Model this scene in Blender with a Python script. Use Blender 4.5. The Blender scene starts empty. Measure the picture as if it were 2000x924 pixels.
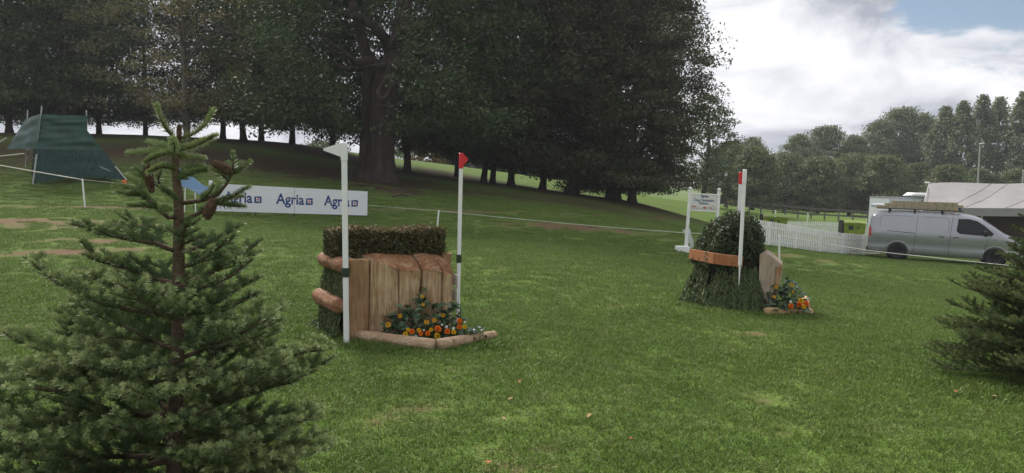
import bpy, bmesh, math, random
import numpy as np
from mathutils import Vector, Matrix
PI = math.pi
R = math.radians
S = bpy.context.scene
COL = S.collection

# ------------------------------------------------------------------ camera
F, CX, CY, CAMH = 1444.0, 1000.0, 462.0, 1.6       # focal length and centre in photo pixels (2000 x 924)
PITCH, ROLL = R(4.5), R(1.7)
cd = bpy.data.cameras.new('camera')
cam = bpy.data.objects.new('camera', cd)
COL.objects.link(cam)
S.camera = cam
cd.sensor_width = 36.0
cd.lens = F / 2000.0 * 36.0
cd.clip_start = 0.05
cd.clip_end = 6000
RM = Matrix.Rotation(PI / 2 - PITCH, 3, 'X') @ Matrix.Rotation(ROLL, 3, 'Z')
cam.matrix_world = Matrix.Translation((0, 0, CAMH)) @ RM.to_4x4()

# ------------------------------------------------------------------ world, sun, exposure
S.view_settings.view_transform = 'Standard'
S.view_settings.look = 'None'
S.view_settings.exposure = 0.75
S.view_settings.gamma = 1.0
SUN_EL, SUN_AZ = R(45), R(-30)                     # azimuth measured from +Y (ahead) towards +X

def ray(px, py):
    return (RM @ Vector(((px - CX) / F, -(py - CY) / F, -1.0))).normalized()

def make_world():
    w = bpy.data.worlds.new("World")
    S.world = w
    w.use_nodes = True
    nt = w.node_tree
    for n in list(nt.nodes): nt.nodes.remove(n)
    N, L = nt.nodes.new, nt.links.new
    out = N('ShaderNodeOutputWorld')
    sky = N('ShaderNodeTexSky'); sky.sky_type = 'NISHITA'; sky.sun_disc = False
    sky.sun_elevation = SUN_EL; sky.sun_rotation = SUN_AZ
    sky.air_density = 1.0; sky.dust_density = 1.0
    bg = N('ShaderNodeBackground'); bg.inputs[1].default_value = 0.06
    L(sky.outputs[0], bg.inputs[0])
    tc = N('ShaderNodeTexCoord')
    mp = N('ShaderNodeMapping'); mp.inputs['Scale'].default_value = (1, 1, 2.3)
    mp.inputs['Location'].default_value = (3.1, 0.4, 1.7)
    L(tc.outputs['Generated'], mp.inputs[0])
    def noise(scale, detail, rough, dist):
        n = N('ShaderNodeTexNoise')
        n.inputs['Scale'].default_value = scale; n.inputs['Detail'].default_value = detail
        n.inputs['Roughness'].default_value = rough; n.inputs['Distortion'].default_value = dist
        L(mp.outputs[0], n.inputs['Vector']); return n
    n1 = noise(4.6, 9, 0.58, 0.3)
    n2 = noise(6.5, 8, 0.55, 0.5)
    n3 = noise(1.7, 4, 0.5, 0.2)
    # openings of blue in the cloud cover
    def hole(px, py, width, amount):
        d = ray(px, py)
        dt = N('ShaderNodeVectorMath'); dt.operation = 'DOT_PRODUCT'
        nr = N('ShaderNodeVectorMath'); nr.operation = 'NORMALIZE'
        L(tc.outputs['Generated'], nr.inputs[0]); L(nr.outputs[0], dt.inputs[0]); dt.inputs[1].default_value = d
        mr = N('ShaderNodeMapRange'); mr.interpolation_type = 'SMOOTHSTEP'
        mr.inputs[1].default_value = math.cos(width); mr.inputs[2].default_value = 1.0
        mr.inputs[3].default_value = 0.0; mr.inputs[4].default_value = amount
        L(dt.outputs['Value'], mr.inputs[0]); return mr.outputs[0]
    def math_(op, a, b):
        m = N('ShaderNodeMath'); m.operation = op
        for i, v in enumerate((a, b)):
            if isinstance(v, (int, float)): m.inputs[i].default_value = v
            else: L(v, m.inputs[i])
        return m.outputs[0]
    h = math_('ADD', hole(1925, -10, 0.15, 0.225), hole(1375, 42, 0.03, 0.14))
    cover = math_('SUBTRACT', math_('ADD', n1.outputs[0], 0.16), h)
    rp = N('ShaderNodeMapRange'); rp.interpolation_type = 'SMOOTHSTEP'
    rp.inputs[1].default_value = 0.39; rp.inputs[2].default_value = 0.49
    L(cover, rp.inputs[0])
    sh = math_('ADD', math_('MULTIPLY', n2.outputs[0], 0.65), math_('MULTIPLY', n3.outputs[0], 0.35))
    cr = N('ShaderNodeValToRGB')
    e = cr.color_ramp.elements
    e[0].position = 0.42; e[0].color = (0.26, 0.275, 0.32, 1)
    e[1].position = 0.585; e[1].color = (0.62, 0.62, 0.635, 1)
    m = e.new(0.50); m.color = (0.47, 0.48, 0.515, 1)
    L(sh, cr.inputs[0])
    cl = N('ShaderNodeBackground'); cl.inputs[1].default_value = 1.0
    L(cr.outputs[0], cl.inputs[0])
    mx = N('ShaderNodeMixShader')
    L(rp.outputs[0], mx.inputs[0]); L(bg.outputs[0], mx.inputs[1]); L(cl.outputs[0], mx.inputs[2])
    L(mx.outputs[0], out.inputs[0])
make_world()

sd = bpy.data.lights.new('sun', 'SUN')
sd.energy = 3.0; sd.angle = R(14); sd.color = (1.0, 0.95, 0.88)
sun = bpy.data.objects.new('sun', sd); COL.objects.link(sun)
sdir = Vector((math.sin(SUN_AZ) * math.cos(SUN_EL), math.cos(SUN_AZ) * math.cos(SUN_EL), math.sin(SUN_EL)))
sun.rotation_euler = sdir.to_track_quat('Z', 'Y').to_euler()
sun.location = sdir * 100

S.cycles.use_denoising = True
S.cycles.volume_bounces = 0
S.cycles.volume_step_rate = 4

# ------------------------------------------------------------------ helpers: pixels to places
def at(px, py, Y):
    d = ray(px, py)
    return Vector((0, 0, CAMH)) + d * (Y / d.y)

# terrain: a smooth sheet through points read off the photograph (pixel, pixel, metres ahead)
_cp = [(163, 403, 20), (30, 404, 21), (718, 425, 24.6), (445, 419, 22.6), (855, 463, 20), (65, 360, 25), (240, 353, 25),
       (745, 354, 36), (570, 280, 54), (400, 270, 54), (200, 264, 54), (20, 268, 54), (-150, 262, 54), (660, 298, 52),
       (795, 334, 46), (893, 346, 52), (945, 358, 48), (998, 361, 48), (1060, 370, 50), (1115, 378, 45), (1195, 388, 45),
       (1240, 394, 44), (1340, 398, 60), (800, 318, 75), (950, 337, 78), (1100, 354, 80), (1250, 380, 80), (1400, 403, 75),
       (1340, 492, 20), (1522, 540, 17.5), (1490, 476, 34), (1695, 493, 34), (1751, 507, 29.5), (1937, 520, 27.95),
       (1450, 452, 47), (1600, 456, 47), (1700, 461, 47), (1516, 467, 38.5), (1671, 479, 37), (1470, 422, 62), (1690, 433, 62), (1900, 440, 60), (1500, 412, 90), (1750, 420, 90), (2000, 430, 90),
       (1100, 420, 26), (1000, 480, 16), (400, 480, 12), (100, 520, 10.5)]
_pts = [tuple(at(*c)) for c in _cp]
_pts += [(x, y, 0.0) for x, y in ((0, 0), (-3, 2), (3, 2), (-1.5, 5), (0, 7), (-1.2, 7.2), (3, 9.3), (5.5, 7), (2.5, 6), (0, 10), (-4, 6), (0, -6), (-8, -4), (8, -4))]
_pts += [(-60, 60, 3.2), (-70, 20, 2.2), (-60, -30, 0.5), (60, -30, -0.5), (60, 20, -1.8), (35, 12, -0.9), (80, 60, -2.2),
         (-40, 95, 0.5), (-10, 110, -0.5), (30, 120, -1.2), (80, 120, -2), (-80, 110, 0), (-20, 75, 2.4), (-5, 95, 1.0)]
_P = np.array(_pts)
def _tps(r2):
    return np.where(r2 > 1e-9, 0.5 * r2 * np.log(np.maximum(r2, 1e-9)), 0.0)
def _solve():
    n = len(_P); sc = 20.0
    X = _P[:, :2] / sc
    K = _tps(((X[:, None] - X[None]) ** 2).sum(-1)) + np.eye(n) * 0.004
    A = np.zeros((n + 3, n + 3)); A[:n, :n] = K
    A[:n, n] = 1; A[:n, n + 1:] = X; A[n, :n] = 1; A[n + 1:, :n] = X.T
    b = np.zeros(n + 3); b[:n] = _P[:, 2]
    return np.linalg.solve(A, b)
_W = _solve()
def height(x, y):
    x = np.asarray(x, float); y = np.asarray(y, float)
    sh = x.shape; x = x.ravel(); y = y.ravel()
    cx = np.clip(x, -85, 85); cy = np.clip(y, -35, 125)
    q = np.stack([cx, cy], -1) / 20.0
    out = np.zeros(len(x)); X = _P[:, :2] / 20.0
    for i in range(0, len(x), 20000):
        k = _tps(((q[i:i + 20000, None] - X[None]) ** 2).sum(-1))
        out[i:i + 20000] = k @ _W[:len(X)] + _W[len(X)] + q[i:i + 20000] @ _W[len(X) + 1:]
    d = np.hypot(x - cx, y - cy)
    f = np.exp(-d / 60.0)
    out = out * f + (-1.5) * (1 - f)
    return out.reshape(sh)
def hz(x, y):
    return float(height(np.array([x]), np.array([y]))[0])
def gnd(px, py):
    """where the sight line through a photo pixel meets the ground"""
    d = ray(px, py); o = Vector((0, 0, CAMH))
    ts = np.linspace(1.5, 130, 900)
    zz = o.z + d.z * ts - height(d.x * ts, d.y * ts)
    k = np.argmax(zz < 0)
    if zz[k] >= 0: k = len(ts) - 1
    a, b = ts[max(k - 1, 0)], ts[k]
    za, zb = zz[max(k - 1, 0)], zz[k]
    t = a + (b - a) * (za / (za - zb + 1e-9))
    p = o + d * t
    return Vector((p.x, p.y, hz(p.x, p.y)))
def foot(px, Y):
    """ground point under pixel column px at distance Y (column taken at the horizon)"""
    p = at(px, 360, Y)
    return Vector((p.x, Y, hz(p.x, Y)))

# ------------------------------------------------------------------ helpers: meshes and objects
class MB:
    def __init__(s): s.v = []; s.f = []; s.m = []; s.mi = 0; s.sm = []; s.smooth = False
    def add(s, vs, fs):
        o = len(s.v); s.v += [Vector(p) for p in vs]
        for f in fs:
            s.f.append([o + i for i in f]); s.m.append(s.mi); s.sm.append(s.smooth)
        return s
    def box(s, c, size, rz=0, mat=None, ch=0.0):
        hx, hy, h = size[0] / 2, size[1] / 2, size[2] / 2
        M = mat if mat is not None else Matrix.Rotation(rz, 3, 'Z')
        if ch <= 0:
            vs = [Vector((x, y, z)) for z in (-h, h) for x, y in ((-hx, -hy), (hx, -hy), (hx, hy), (-hx, hy))]
            fs = [(3, 2, 1, 0), (4, 5, 6, 7), (0, 1, 5, 4), (1, 2, 6, 5), (2, 3, 7, 6), (3, 0, 4, 7)]
        else:
            def ring(z, i):
                return [Vector((x * 1.0, y * 1.0, z)) for x, y in ((-hx + i, -hy), (hx - i, -hy), (hx, -hy + i), (hx, hy - i), (hx - i, hy), (-hx + i, hy), (-hx, hy - i), (-hx, -hy + i))]
            def inner(z):
                a = hx - ch; b = hy - ch
                return [Vector((x, y, z)) for x, y in ((-a, -b), (a, -b), (a, -b), (a, b), (a, b), (-a, b), (-a, b), (-a, -b))]
            r0, r1 = ring(-h + ch, ch), ring(h - ch, ch)
            def inset(z):
                return [Vector((p.x * (hx - ch) / hx, p.y * (hy - ch) / hy, z)) for p in ring(z, ch)]
            b0, t0 = inset(-h), inset(h)
            vs = b0 + r0 + r1 + t0
            fs = [tuple(range(7, -1, -1)), tuple(range(24, 32))]
            for k in range(3):
                for i in range(8):
                    j = (i + 1) % 8
                    fs.append((k * 8 + i, k * 8 + j, k * 8 + 8 + j, k * 8 + 8 + i))
        c = Vector(c)
        return s.add([c + M @ p for p in vs], fs)
    def tube(s, path, radii, n=8, caps=True, roundcap=False, wob=0, rng=None):
        path = [Vector(p) for p in path]
        if isinstance(radii, (int, float)): radii = [radii] * len(path)
        radii = list(radii)
        if roundcap:
            def cap(p, d, r):
                return [(p + d * (r * math.sin(a)), r * math.cos(a)) for a in (R(35), R(65), R(85))]
            d0 = (path[0] - path[1]).normalized(); d1 = (path[-1] - path[-2]).normalized()
            pre = cap(path[0], d0, radii[0])[::-1]; post = cap(path[-1], d1, radii[-1])
            path = [p for p, _ in pre] + path + [p for p, _ in post]
            radii = [r for _, r in pre] + radii + [r for _, r in post]
        rings = []; up = None
        for i, p in enumerate(path):
            d = (path[min(i + 1, len(path) - 1)] - path[max(i - 1, 0)]).normalized()
            if up is None:
                a = Vector((0, 0, 1)) if abs(d.z) < 0.9 else Vector((1, 0, 0))
                up = (a - d * a.dot(d)).normalized()
            else:
                up = (up - d * up.dot(d)).normalized()
            w = d.cross(up)
            rings.append([p + (up * math.cos(2 * PI * k / n) + w * math.sin(2 * PI * k / n)) * radii[i] * (1 + (rng.uniform(-wob, wob) if wob else 0)) for k in range(n)])
        vs = [q for r in rings for q in r]; fs = []
        for i in range(len(rings) - 1):
            for k in range(n):
                j = (k + 1) % n
                fs.append((i * n + k, i * n + j, i * n + n + j, i * n + n + k))
        if caps:
            fs.append(tuple(range(n - 1, -1, -1))); fs.append(tuple(range((len(rings) - 1) * n, len(rings) * n)))
        return s.add(vs, fs)
    def prism(s, poly, vec):
        """poly: 3-D points of one face; vec: extrusion"""
        vec = Vector(vec); poly = [Vector(p) for p in poly]; n = len(poly)
        vs = poly + [p + vec for p in poly]
        fs = [tuple(range(n - 1, -1, -1)), tuple(range(n, 2 * n))]
        fs += [(i, (i + 1) % n, n + (i + 1) % n, n + i) for i in range(n)]
        return s.add(vs, fs)
    def loft(s, a, b, caps=True):
        n = len(a); vs = [Vector(p) for p in a] + [Vector(p) for p in b]
        fs = [(i, (i + 1) % n, n + (i + 1) % n, n + i) for i in range(n)]
        if caps: fs += [tuple(range(n - 1, -1, -1)), tuple(range(n, 2 * n))]
        return s.add(vs, fs)
    def lathe(s, c, prof, n=12, axis=None):
        """prof: (radius, height) pairs along the axis"""
        A = Vector(axis).normalized() if axis is not None else Vector((0, 0, 1))
        q = A.to_track_quat('Z', 'Y').to_matrix(); c = Vector(c); vs = []; fs = []
        for r, h in prof:
            vs += [c + q @ Vector((r * math.cos(2 * PI * k / n), r * math.sin(2 * PI * k / n), h)) for k in range(n)]
        for i in range(len(prof) - 1):
            for k in range(n):
                j = (k + 1) % n; fs.append((i * n + k, i * n + j, i * n + n + j, i * n + n + k))
        fs.append(tuple(range(n - 1, -1, -1))); fs.append(tuple(range((len(prof) - 1) * n, len(prof) * n)))
        return s.add(vs, fs)
    def grid(s, P):
        """P: rows of points"""
        r, c = len(P), len(P[0]); vs = [p for row in P for p in row]
        fs = [(i * c + j, i * c + j + 1, (i + 1) * c + j + 1, (i + 1) * c + j) for i in range(r - 1) for j in range(c - 1)]
        return s.add(vs, fs)
    def build(s, name, mats, parent=None, world=True, fix=True, **props):
        me = bpy.data.meshes.new(name)
        v = s.v
        if parent is not None and world:
            bpy.context.view_layer.update() if False else None
            inv = parent['_m'].inverted() if False else WM[parent.name].inverted()
            v = [inv @ p for p in v]
        me.from_pydata([tuple(p) for p in v], [], s.f)
        if not isinstance(mats, (list, tuple)): mats = [mats]
        for m in mats: me.materials.append(m)
        me.polygons.foreach_set('material_index', s.m)
        me.polygons.foreach_set('use_smooth', s.sm)
        if fix:
            bm = bmesh.new(); bm.from_mesh(me)
            bmesh.ops.recalc_face_normals(bm, faces=bm.faces); bm.to_mesh(me); bm.free()
        me.update()
        return link(name, me, parent, **props)

WM = {}
def link(name, me, parent=None, **props):
    o = bpy.data.objects.new(name, me); COL.objects.link(o)
    if parent is not None: o.parent = parent
    WM[o.name] = WM[parent.name].copy() if parent is not None else Matrix.Identity(4)
    for k, v in props.items(): o[k] = v
    return o
def thing(name, label, cat, loc=(0, 0, 0), rotz=0, group=None, mat=None):
    o = bpy.data.objects.new(name, None); COL.objects.link(o); o.empty_display_size = 0.2
    if mat is None: mat = Matrix.Translation(Vector(loc)) @ Matrix.Rotation(rotz, 4, 'Z')
    o.matrix_world = mat; WM[o.name] = mat.copy()
    return tag(o, label, cat, group)
def tag(o, label=None, cat=None, group=None, kind=None):
    if label: o['label'] = label
    if cat: o['category'] = cat
    if group: o['group'] = group
    if kind: o['kind'] = kind
    return o

class Soup:
    """many leaf-sized quads, gathered as arrays"""
    def __init__(s): s.v = []; s.t = []; s.mi = []
    def quads(s, V, tint, mi=0):                     # V (n,4,3), tint (n,)
        s.v.append(np.asarray(V, np.float32)); s.t.append(np.repeat(np.asarray(tint, np.float32), 4)); s.mi.append(np.full(len(V), mi, np.int32))
    def leaves(s, C, D, Nn, ln, wd, tint, fold=0.15, mi=0):
        D = D / (np.linalg.norm(D, axis=1, keepdims=True) + 1e-9)
        Sd = np.cross(Nn, D); Sd /= (np.linalg.norm(Sd, axis=1, keepdims=True) + 1e-9)
        U = np.cross(D, Sd)
        ln = np.broadcast_to(ln, len(C))[:, None]; wd = np.broadcast_to(wd, len(C))[:, None]
        V = np.stack([C - D * ln / 2, C + Sd * wd / 2 + U * wd * fold - D * ln * .08, C + D * ln / 2, C - Sd * wd / 2 + U * wd * fold - D * ln * .08], 1)
        s.quads(V, tint, mi)
    def mesh(s, name, mats, parent=None):
        V = np.concatenate(s.v); n = len(V)
        V = V.reshape(-1, 3)
        if parent is not None:
            inv = np.array(WM[parent.name].inverted()); V = V @ inv[:3, :3].T + inv[:3, 3]
        me = bpy.data.meshes.new(name)
        me.vertices.add(n * 4); me.vertices.foreach_set('co', V.astype(np.float32).ravel())
        me.loops.add(n * 4); me.loops.foreach_set('vertex_index', np.arange(n * 4, dtype=np.int32))
        me.polygons.add(n); me.polygons.foreach_set('loop_start', np.arange(0, n * 4, 4, dtype=np.int32))
        if not isinstance(mats, (list, tuple)): mats = [mats]
        for m in mats: me.materials.append(m)
        me.polygons.foreach_set('material_index', np.concatenate(s.mi))
        a = me.attributes.new('tint', 'FLOAT', 'POINT'); a.data.foreach_set('value', np.concatenate(s.t))
        me.update(calc_edges=True)
        return me
    def build(s, name, mats, parent=None, **props):
        return link(name, s.mesh(name, mats, parent), parent, **props)

def rand_dirs(rng, n):
    d = rng.normal(size=(n, 3)); return d / np.linalg.norm(d, axis=1, keepdims=True)

# ------------------------------------------------------------------ helpers: materials
def _base(name):
    m = bpy.data.materials.new(name); m.use_nodes = True
    nt = m.node_tree; bs = nt.nodes['Principled BSDF']
    return m, nt, bs
def M(name, col, rough=.7, var=.15, scale=6, bump=0.0, bscale=60, stretch=(1, 1, 1), spec=.3, metal=0, col2=None, coat=0, alpha=1, pos=False):
    m, nt, bs = _base(name); N, L = nt.nodes.new, nt.links.new
    bs.inputs['Roughness'].default_value = rough; bs.inputs['Metallic'].default_value = metal
    bs.inputs['Specular IOR Level'].default_value = spec; bs.inputs['Coat Weight'].default_value = coat
    tc = N('ShaderNodeTexCoord'); mp = N('ShaderNodeMapping'); mp.inputs['Scale'].default_value = stretch
    L(tc.outputs['Object'], mp.inputs[0])
    no = N('ShaderNodeTexNoise'); no.inputs['Scale'].default_value = scale; no.inputs['Detail'].default_value = 6; no.inputs['Roughness'].default_value = .62
    L(mp.outputs[0], no.inputs['Vector'])
    cr = N('ShaderNodeValToRGB'); e = cr.color_ramp.elements
    c2 = col2 if col2 else tuple(min(1, c * (1 + var)) for c in col)
    c1 = col if col2 else tuple(c * (1 - var) for c in col)
    e[0].position = .32; e[0].color = (*c1, 1); e[1].position = .68; e[1].color = (*c2, 1)
    L(no.outputs[0], cr.inputs[0]); L(cr.outputs[0], bs.inputs['Base Color'])
    if bump:
        n2 = N('ShaderNodeTexNoise'); n2.inputs['Scale'].default_value = bscale; n2.inputs['Detail'].default_value = 5
        L(mp.outputs[0], n2.inputs['Vector'])
        b = N('ShaderNodeBump'); b.inputs['Strength'].default_value = bump; b.inputs['Distance'].default_value = .02
        L(n2.outputs[0], b.inputs['Height']); L(b.outputs[0], bs.inputs['Normal'])
    if alpha < 1: bs.inputs['Alpha'].default_value = alpha
    return m
def leafmat(name, dark, mid, light, rough=.55, trans=.25, spec=.25):
    m, nt, bs = _base(name); N, L = nt.nodes.new, nt.links.new
    at_ = N('ShaderNodeAttribute'); at_.attribute_name = 'tint'
    oi = N('ShaderNodeObjectInfo')
    ad = N('ShaderNodeMath'); ad.operation = 'MULTIPLY_ADD'; ad.inputs[1].default_value = .22
    L(oi.outputs['Random'], ad.inputs[0]); L(at_.outputs['Fac'], ad.inputs[2])
    sb = N('ShaderNodeMath'); sb.operation = 'SUBTRACT'; sb.inputs[1].default_value = .11
    L(ad.outputs[0], sb.inputs[0])
    cr = N('ShaderNodeValToRGB'); e = cr.color_ramp.elements
    e[0].position = 0; e[0].color = (*dark, 1); e[1].position = 1; e[1].color = (*light, 1)
    k = e.new(.5); k.color = (*mid, 1)
    L(sb.outputs[0], cr.inputs[0]); L(cr.outputs[0], bs.inputs['Base Color'])
    bs.inputs['Roughness'].default_value = rough; bs.inputs['Specular IOR Level'].default_value = spec
    if trans:
        tr = N('ShaderNodeBsdfTranslucent'); L(cr.outputs[0], tr.inputs[0])
        mx = N('ShaderNodeMixShader'); mx.inputs[0].default_value = trans
        L(bs.outputs[0], mx.inputs[1]); L(tr.outputs[0], mx.inputs[2]); L(mx.outputs[0], nt.nodes['Material Output'].inputs[0])
    return m

def ground_colour(nt, N, L):
    """lawn colour from the place on the ground: fresh, dull and straw patches"""
    ge = N('ShaderNodeNewGeometry')
    def noise(scale, detail=4, rough=.6):
        n = N('ShaderNodeTexNoise'); n.inputs['Scale'].default_value = scale; n.inputs['Detail'].default_value = detail; n.inputs['Roughness'].default_value = rough
        L(ge.outputs['Position'], n.inputs['Vector']); return n
    a = noise(.55, 5); b = noise(2.6, 4); c = noise(11, 3)
    cr = N('ShaderNodeValToRGB'); e = cr.color_ramp.elements
    e[0].position = .30; e[0].color = (.098, .168, .030, 1)
    e[1].position = .70; e[1].color = (.162, .232, .052, 1)
    k = e.new(.5); k.color = (.131, .204, .040, 1)
    ad = N('ShaderNodeMath'); ad.operation = 'MULTIPLY_ADD'; ad.inputs[1].default_value = .55
    L(a.outputs[0], ad.inputs[0])
    ad2 = N('ShaderNodeMath'); ad2.operation = 'MULTIPLY'; ad2.inputs[1].default_value = .45
    L(b.outputs[0], ad2.inputs[0]); L(ad2.outputs[0], ad.inputs[2])
    L(ad.outputs[0], cr.inputs[0])
    # tired straw-coloured and clover-grey patches
    mr = N('ShaderNodeMapRange'); mr.inputs[1].default_value = .54; mr.inputs[2].default_value = .80; mr.inputs[4].default_value = .5
    L(b.outputs[0], mr.inputs[0])
    mx = N('ShaderNodeMix'); mx.data_type = 'RGBA'
    L(mr.outputs[0], mx.inputs[0]); L(cr.outputs[0], mx.inputs[6]); mx.inputs[7].default_value = (.185, .205, .095, 1)
    return ge, mx.outputs[2], c

def grassmat():
    m, nt, bs = _base('grass_blade'); N, L = nt.nodes.new, nt.links.new
    ge, col, c = ground_colour(nt, N, L)
    at_ = N('ShaderNodeAttribute'); at_.attribute_name = 'tint'
    mr = N('ShaderNodeMapRange'); mr.inputs[3].default_value = .55; mr.inputs[4].default_value = 1.5
    L(at_.outputs['Fac'], mr.inputs[0])
    sc = N('ShaderNodeVectorMath'); sc.operation = 'SCALE'; L(col, sc.inputs[0]); L(mr.outputs[0], sc.inputs['Scale'])
    # a few dead blades
    gt = N('ShaderNodeMath'); gt.operation = 'GREATER_THAN'; gt.inputs[1].default_value = .955; L(at_.outputs['Fac'], gt.inputs[0])
    mx = N('ShaderNodeMix'); mx.data_type = 'RGBA'; L(gt.outputs[0], mx.inputs[0]); L(sc.outputs[0], mx.inputs[6]); mx.inputs[7].default_value = (.24, .21, .105, 1)
    L(mx.outputs[2], bs.inputs['Base Color'])
    bs.inputs['Roughness'].default_value = .5; bs.inputs['Specular IOR Level'].default_value = .22
    tr = N('ShaderNodeBsdfTranslucent'); L(mx.outputs[2], tr.inputs[0])
    ms = N('ShaderNodeMixShader'); ms.inputs[0].default_value = .25
    L(bs.outputs[0], ms.inputs[1]); L(tr.outputs[0], ms.inputs[2]); L(ms.outputs[0], nt.nodes['Material Output'].inputs[0])
    return m
def soilmat():
    m, nt, bs = _base('lawn_and_soil'); N, L = nt.nodes.new, nt.links.new
    ge, col, c = ground_colour(nt, N, L)
    n4 = N('ShaderNodeTexNoise'); n4.inputs['Scale'].default_value = 38; n4.inputs['Detail'].default_value = 4
    L(ge.outputs['Position'], n4.inputs['Vector'])
    mr = N('ShaderNodeMapRange'); mr.inputs[1].default_value = .3; mr.inputs[2].default_value = .7; mr.inputs[3].default_value = .45; mr.inputs[4].default_value = 1.15
    L(n4.outputs[0], mr.inputs[0])
    sc = N('ShaderNodeVectorMath'); sc.operation = 'SCALE'; L(col, sc.inputs[0]); L(mr.outputs[0], sc.inputs['Scale'])
    cur = sc.outputs[0]
    for attr, ca, cb in (('wear', (.205, .130, .078), (.125, .085, .048)), ('litter_shade', (.090, .056, .032), (.050, .044, .022))):
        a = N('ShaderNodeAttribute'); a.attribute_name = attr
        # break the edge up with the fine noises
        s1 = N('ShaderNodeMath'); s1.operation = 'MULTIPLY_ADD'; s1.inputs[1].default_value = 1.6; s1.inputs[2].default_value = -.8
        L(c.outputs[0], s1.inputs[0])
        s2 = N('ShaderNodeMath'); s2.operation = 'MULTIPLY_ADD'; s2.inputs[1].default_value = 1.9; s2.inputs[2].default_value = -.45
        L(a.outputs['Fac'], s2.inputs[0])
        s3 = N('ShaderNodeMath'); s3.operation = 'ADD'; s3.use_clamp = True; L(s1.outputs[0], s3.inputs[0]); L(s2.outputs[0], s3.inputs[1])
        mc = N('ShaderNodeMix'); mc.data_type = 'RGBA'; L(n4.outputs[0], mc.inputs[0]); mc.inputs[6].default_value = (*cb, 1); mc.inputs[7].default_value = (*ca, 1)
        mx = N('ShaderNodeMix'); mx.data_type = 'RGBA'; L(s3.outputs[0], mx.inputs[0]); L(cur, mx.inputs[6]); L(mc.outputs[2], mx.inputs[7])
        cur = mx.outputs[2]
    L(cur, bs.inputs['Base Color'])
    bs.inputs['Roughness'].default_value = .9; bs.inputs['Specular IOR Level'].default_value = .1
    b = N('ShaderNodeBump'); b.inputs['Strength'].default_value = .8; b.inputs['Distance'].default_value = .05
    L(n4.outputs[0], b.inputs['Height']); L(b.outputs[0], bs.inputs['Normal'])
    return m

m_grass, m_soil = grassmat(), soilmat()
m_white = M('white_plastic', (.78, .78, .77), .4, .06, 4, spec=.4)
m_whitewood = M('white_painted_wood', (.82, .82, .80), .6, .10, 7, .15, 40)
m_red = M('red_plastic', (.62, .025, .03), .4, .08, 5, spec=.4)
m_strap = M('dark_green_strap', (.030, .045, .028), .8, .2)
m_rope = M('white_tape', (.62, .60, .55), .7, .1)
m_bark = M('bark', (.060, .050, .040), .95, .4, 5, .9, 14, (1, 1, .25), spec=.1)
m_barklight = M('pale_bark', (.14, .125, .10), .95, .35, 5, .8, 16, (1, 1, .25), spec=.1)
m_scar = M('healed_scar_wood', (.115, .096, .078), .9, .3, 6, .6, 18, spec=.1)
m_firbark = M('fir_bark', (.13, .095, .066), .9, .35, 30, .7, 90, spec=.1)
m_cone = M('dry_cone', (.125, .080, .050), .9, .45, 60, .8, 160, spec=.1)

# ------------------------------------------------------------------ the ground
def seg_dist(x, y, pts):
    best = np.full(x.shape, 1e9)
    for a, b in zip(pts[:-1], pts[1:]):
        ax, ay, bx, by = a[0], a[1], b[0], b[1]
        dx, dy = bx - ax, by - ay
        t = np.clip(((x - ax) * dx + (y - ay) * dy) / (dx * dx + dy * dy + 1e-9), 0, 1)
        best = np.minimum(best, np.hypot(x - ax - t * dx, y - ay - t * dy))
    return best
TRACK = [gnd(*p)[:2] for p in ((-200, 404), (0, 404), (150, 405), (300, 408))]
TRACK2 = [gnd(*p)[:2] for p in ((700, 409), (800, 408), (950, 414), (1100, 420), (1250, 427), (1400, 434), (1470, 440))]
BARE = [(gnd(*p)[:2], rx, ry) for p, rx, ry in (((60, 493), 2.3, .36), ((110, 440), 2.8, .9), ((240, 438), 1.6, .6), ((20, 430), 2.4, .6), ((290, 455), 1.5, .45), ((205, 470), 1.9, .5),
        ((1580, 505), 2.8, 1.1), ((1230, 455), 3.2, .8), ((1060, 440), 3.0, .7), ((1400, 470), 2.0, .9), ((1640, 530), 2.2, .5))]
def wear_at(x, y):
    w = .95 * np.exp(-(seg_dist(x, y, TRACK) / .38) ** 2) + .8 * np.exp(-(seg_dist(x, y, TRACK2) / .42) ** 2)
    for k, ((cx, cy), rx, ry) in enumerate(BARE):
        s = 1.1 if k == 0 else (.9 if k < 6 else .62)
        w = w + s * np.exp(-(((x - cx) / rx) ** 2 + ((y - cy) / ry) ** 2))
    for cx, cy, r, s in SPOTS:
        k = (np.abs(x - cx) < 3 * r) & (np.abs(y - cy) < 3 * r)
        w[k] += s * np.exp(-(((x[k] - cx) / r) ** 2 + ((y[k] - cy) / (r * .8)) ** 2))
    w *= .72 + .5 * np.sin(x * 3.1 + 2 * np.sin(y * 2.3)) * np.sin(y * 3.7 + 2 * np.sin(x * 1.9))
    return np.clip(w, 0, 1)
_r = random.Random(19)
SPOTS = [(*gnd(*p)[:2], r, s) for p, r, s in (((1085, 880), .16, .8), ((1130, 892), .10, .7), ((815, 795), .20, .6), ((760, 800), .12, .5), ((1035, 665), .25, .6), ((980, 700), .2, .45), ((1260, 700), .3, .4), ((1470, 780), .2, .5), ((1430, 650), .35, .5), ((1700, 700), .3, .4), ((1050, 915), .12, .6))]
for _k in range(46):
    _p = gnd(_r.uniform(600, 1900), _r.uniform(560, 920)); SPOTS.append((_p.x, _p.y, _r.uniform(.08, .28), _r.uniform(.25, .6)))
STAND = []     # filled below with (x, y) of the trees of the wood, used for fallen leaves and the bank's painted shade
def litter_shade_at(x, y):
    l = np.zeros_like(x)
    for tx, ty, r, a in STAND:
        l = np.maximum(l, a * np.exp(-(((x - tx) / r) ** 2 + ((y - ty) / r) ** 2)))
    return np.clip(l, 0, 1)

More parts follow.
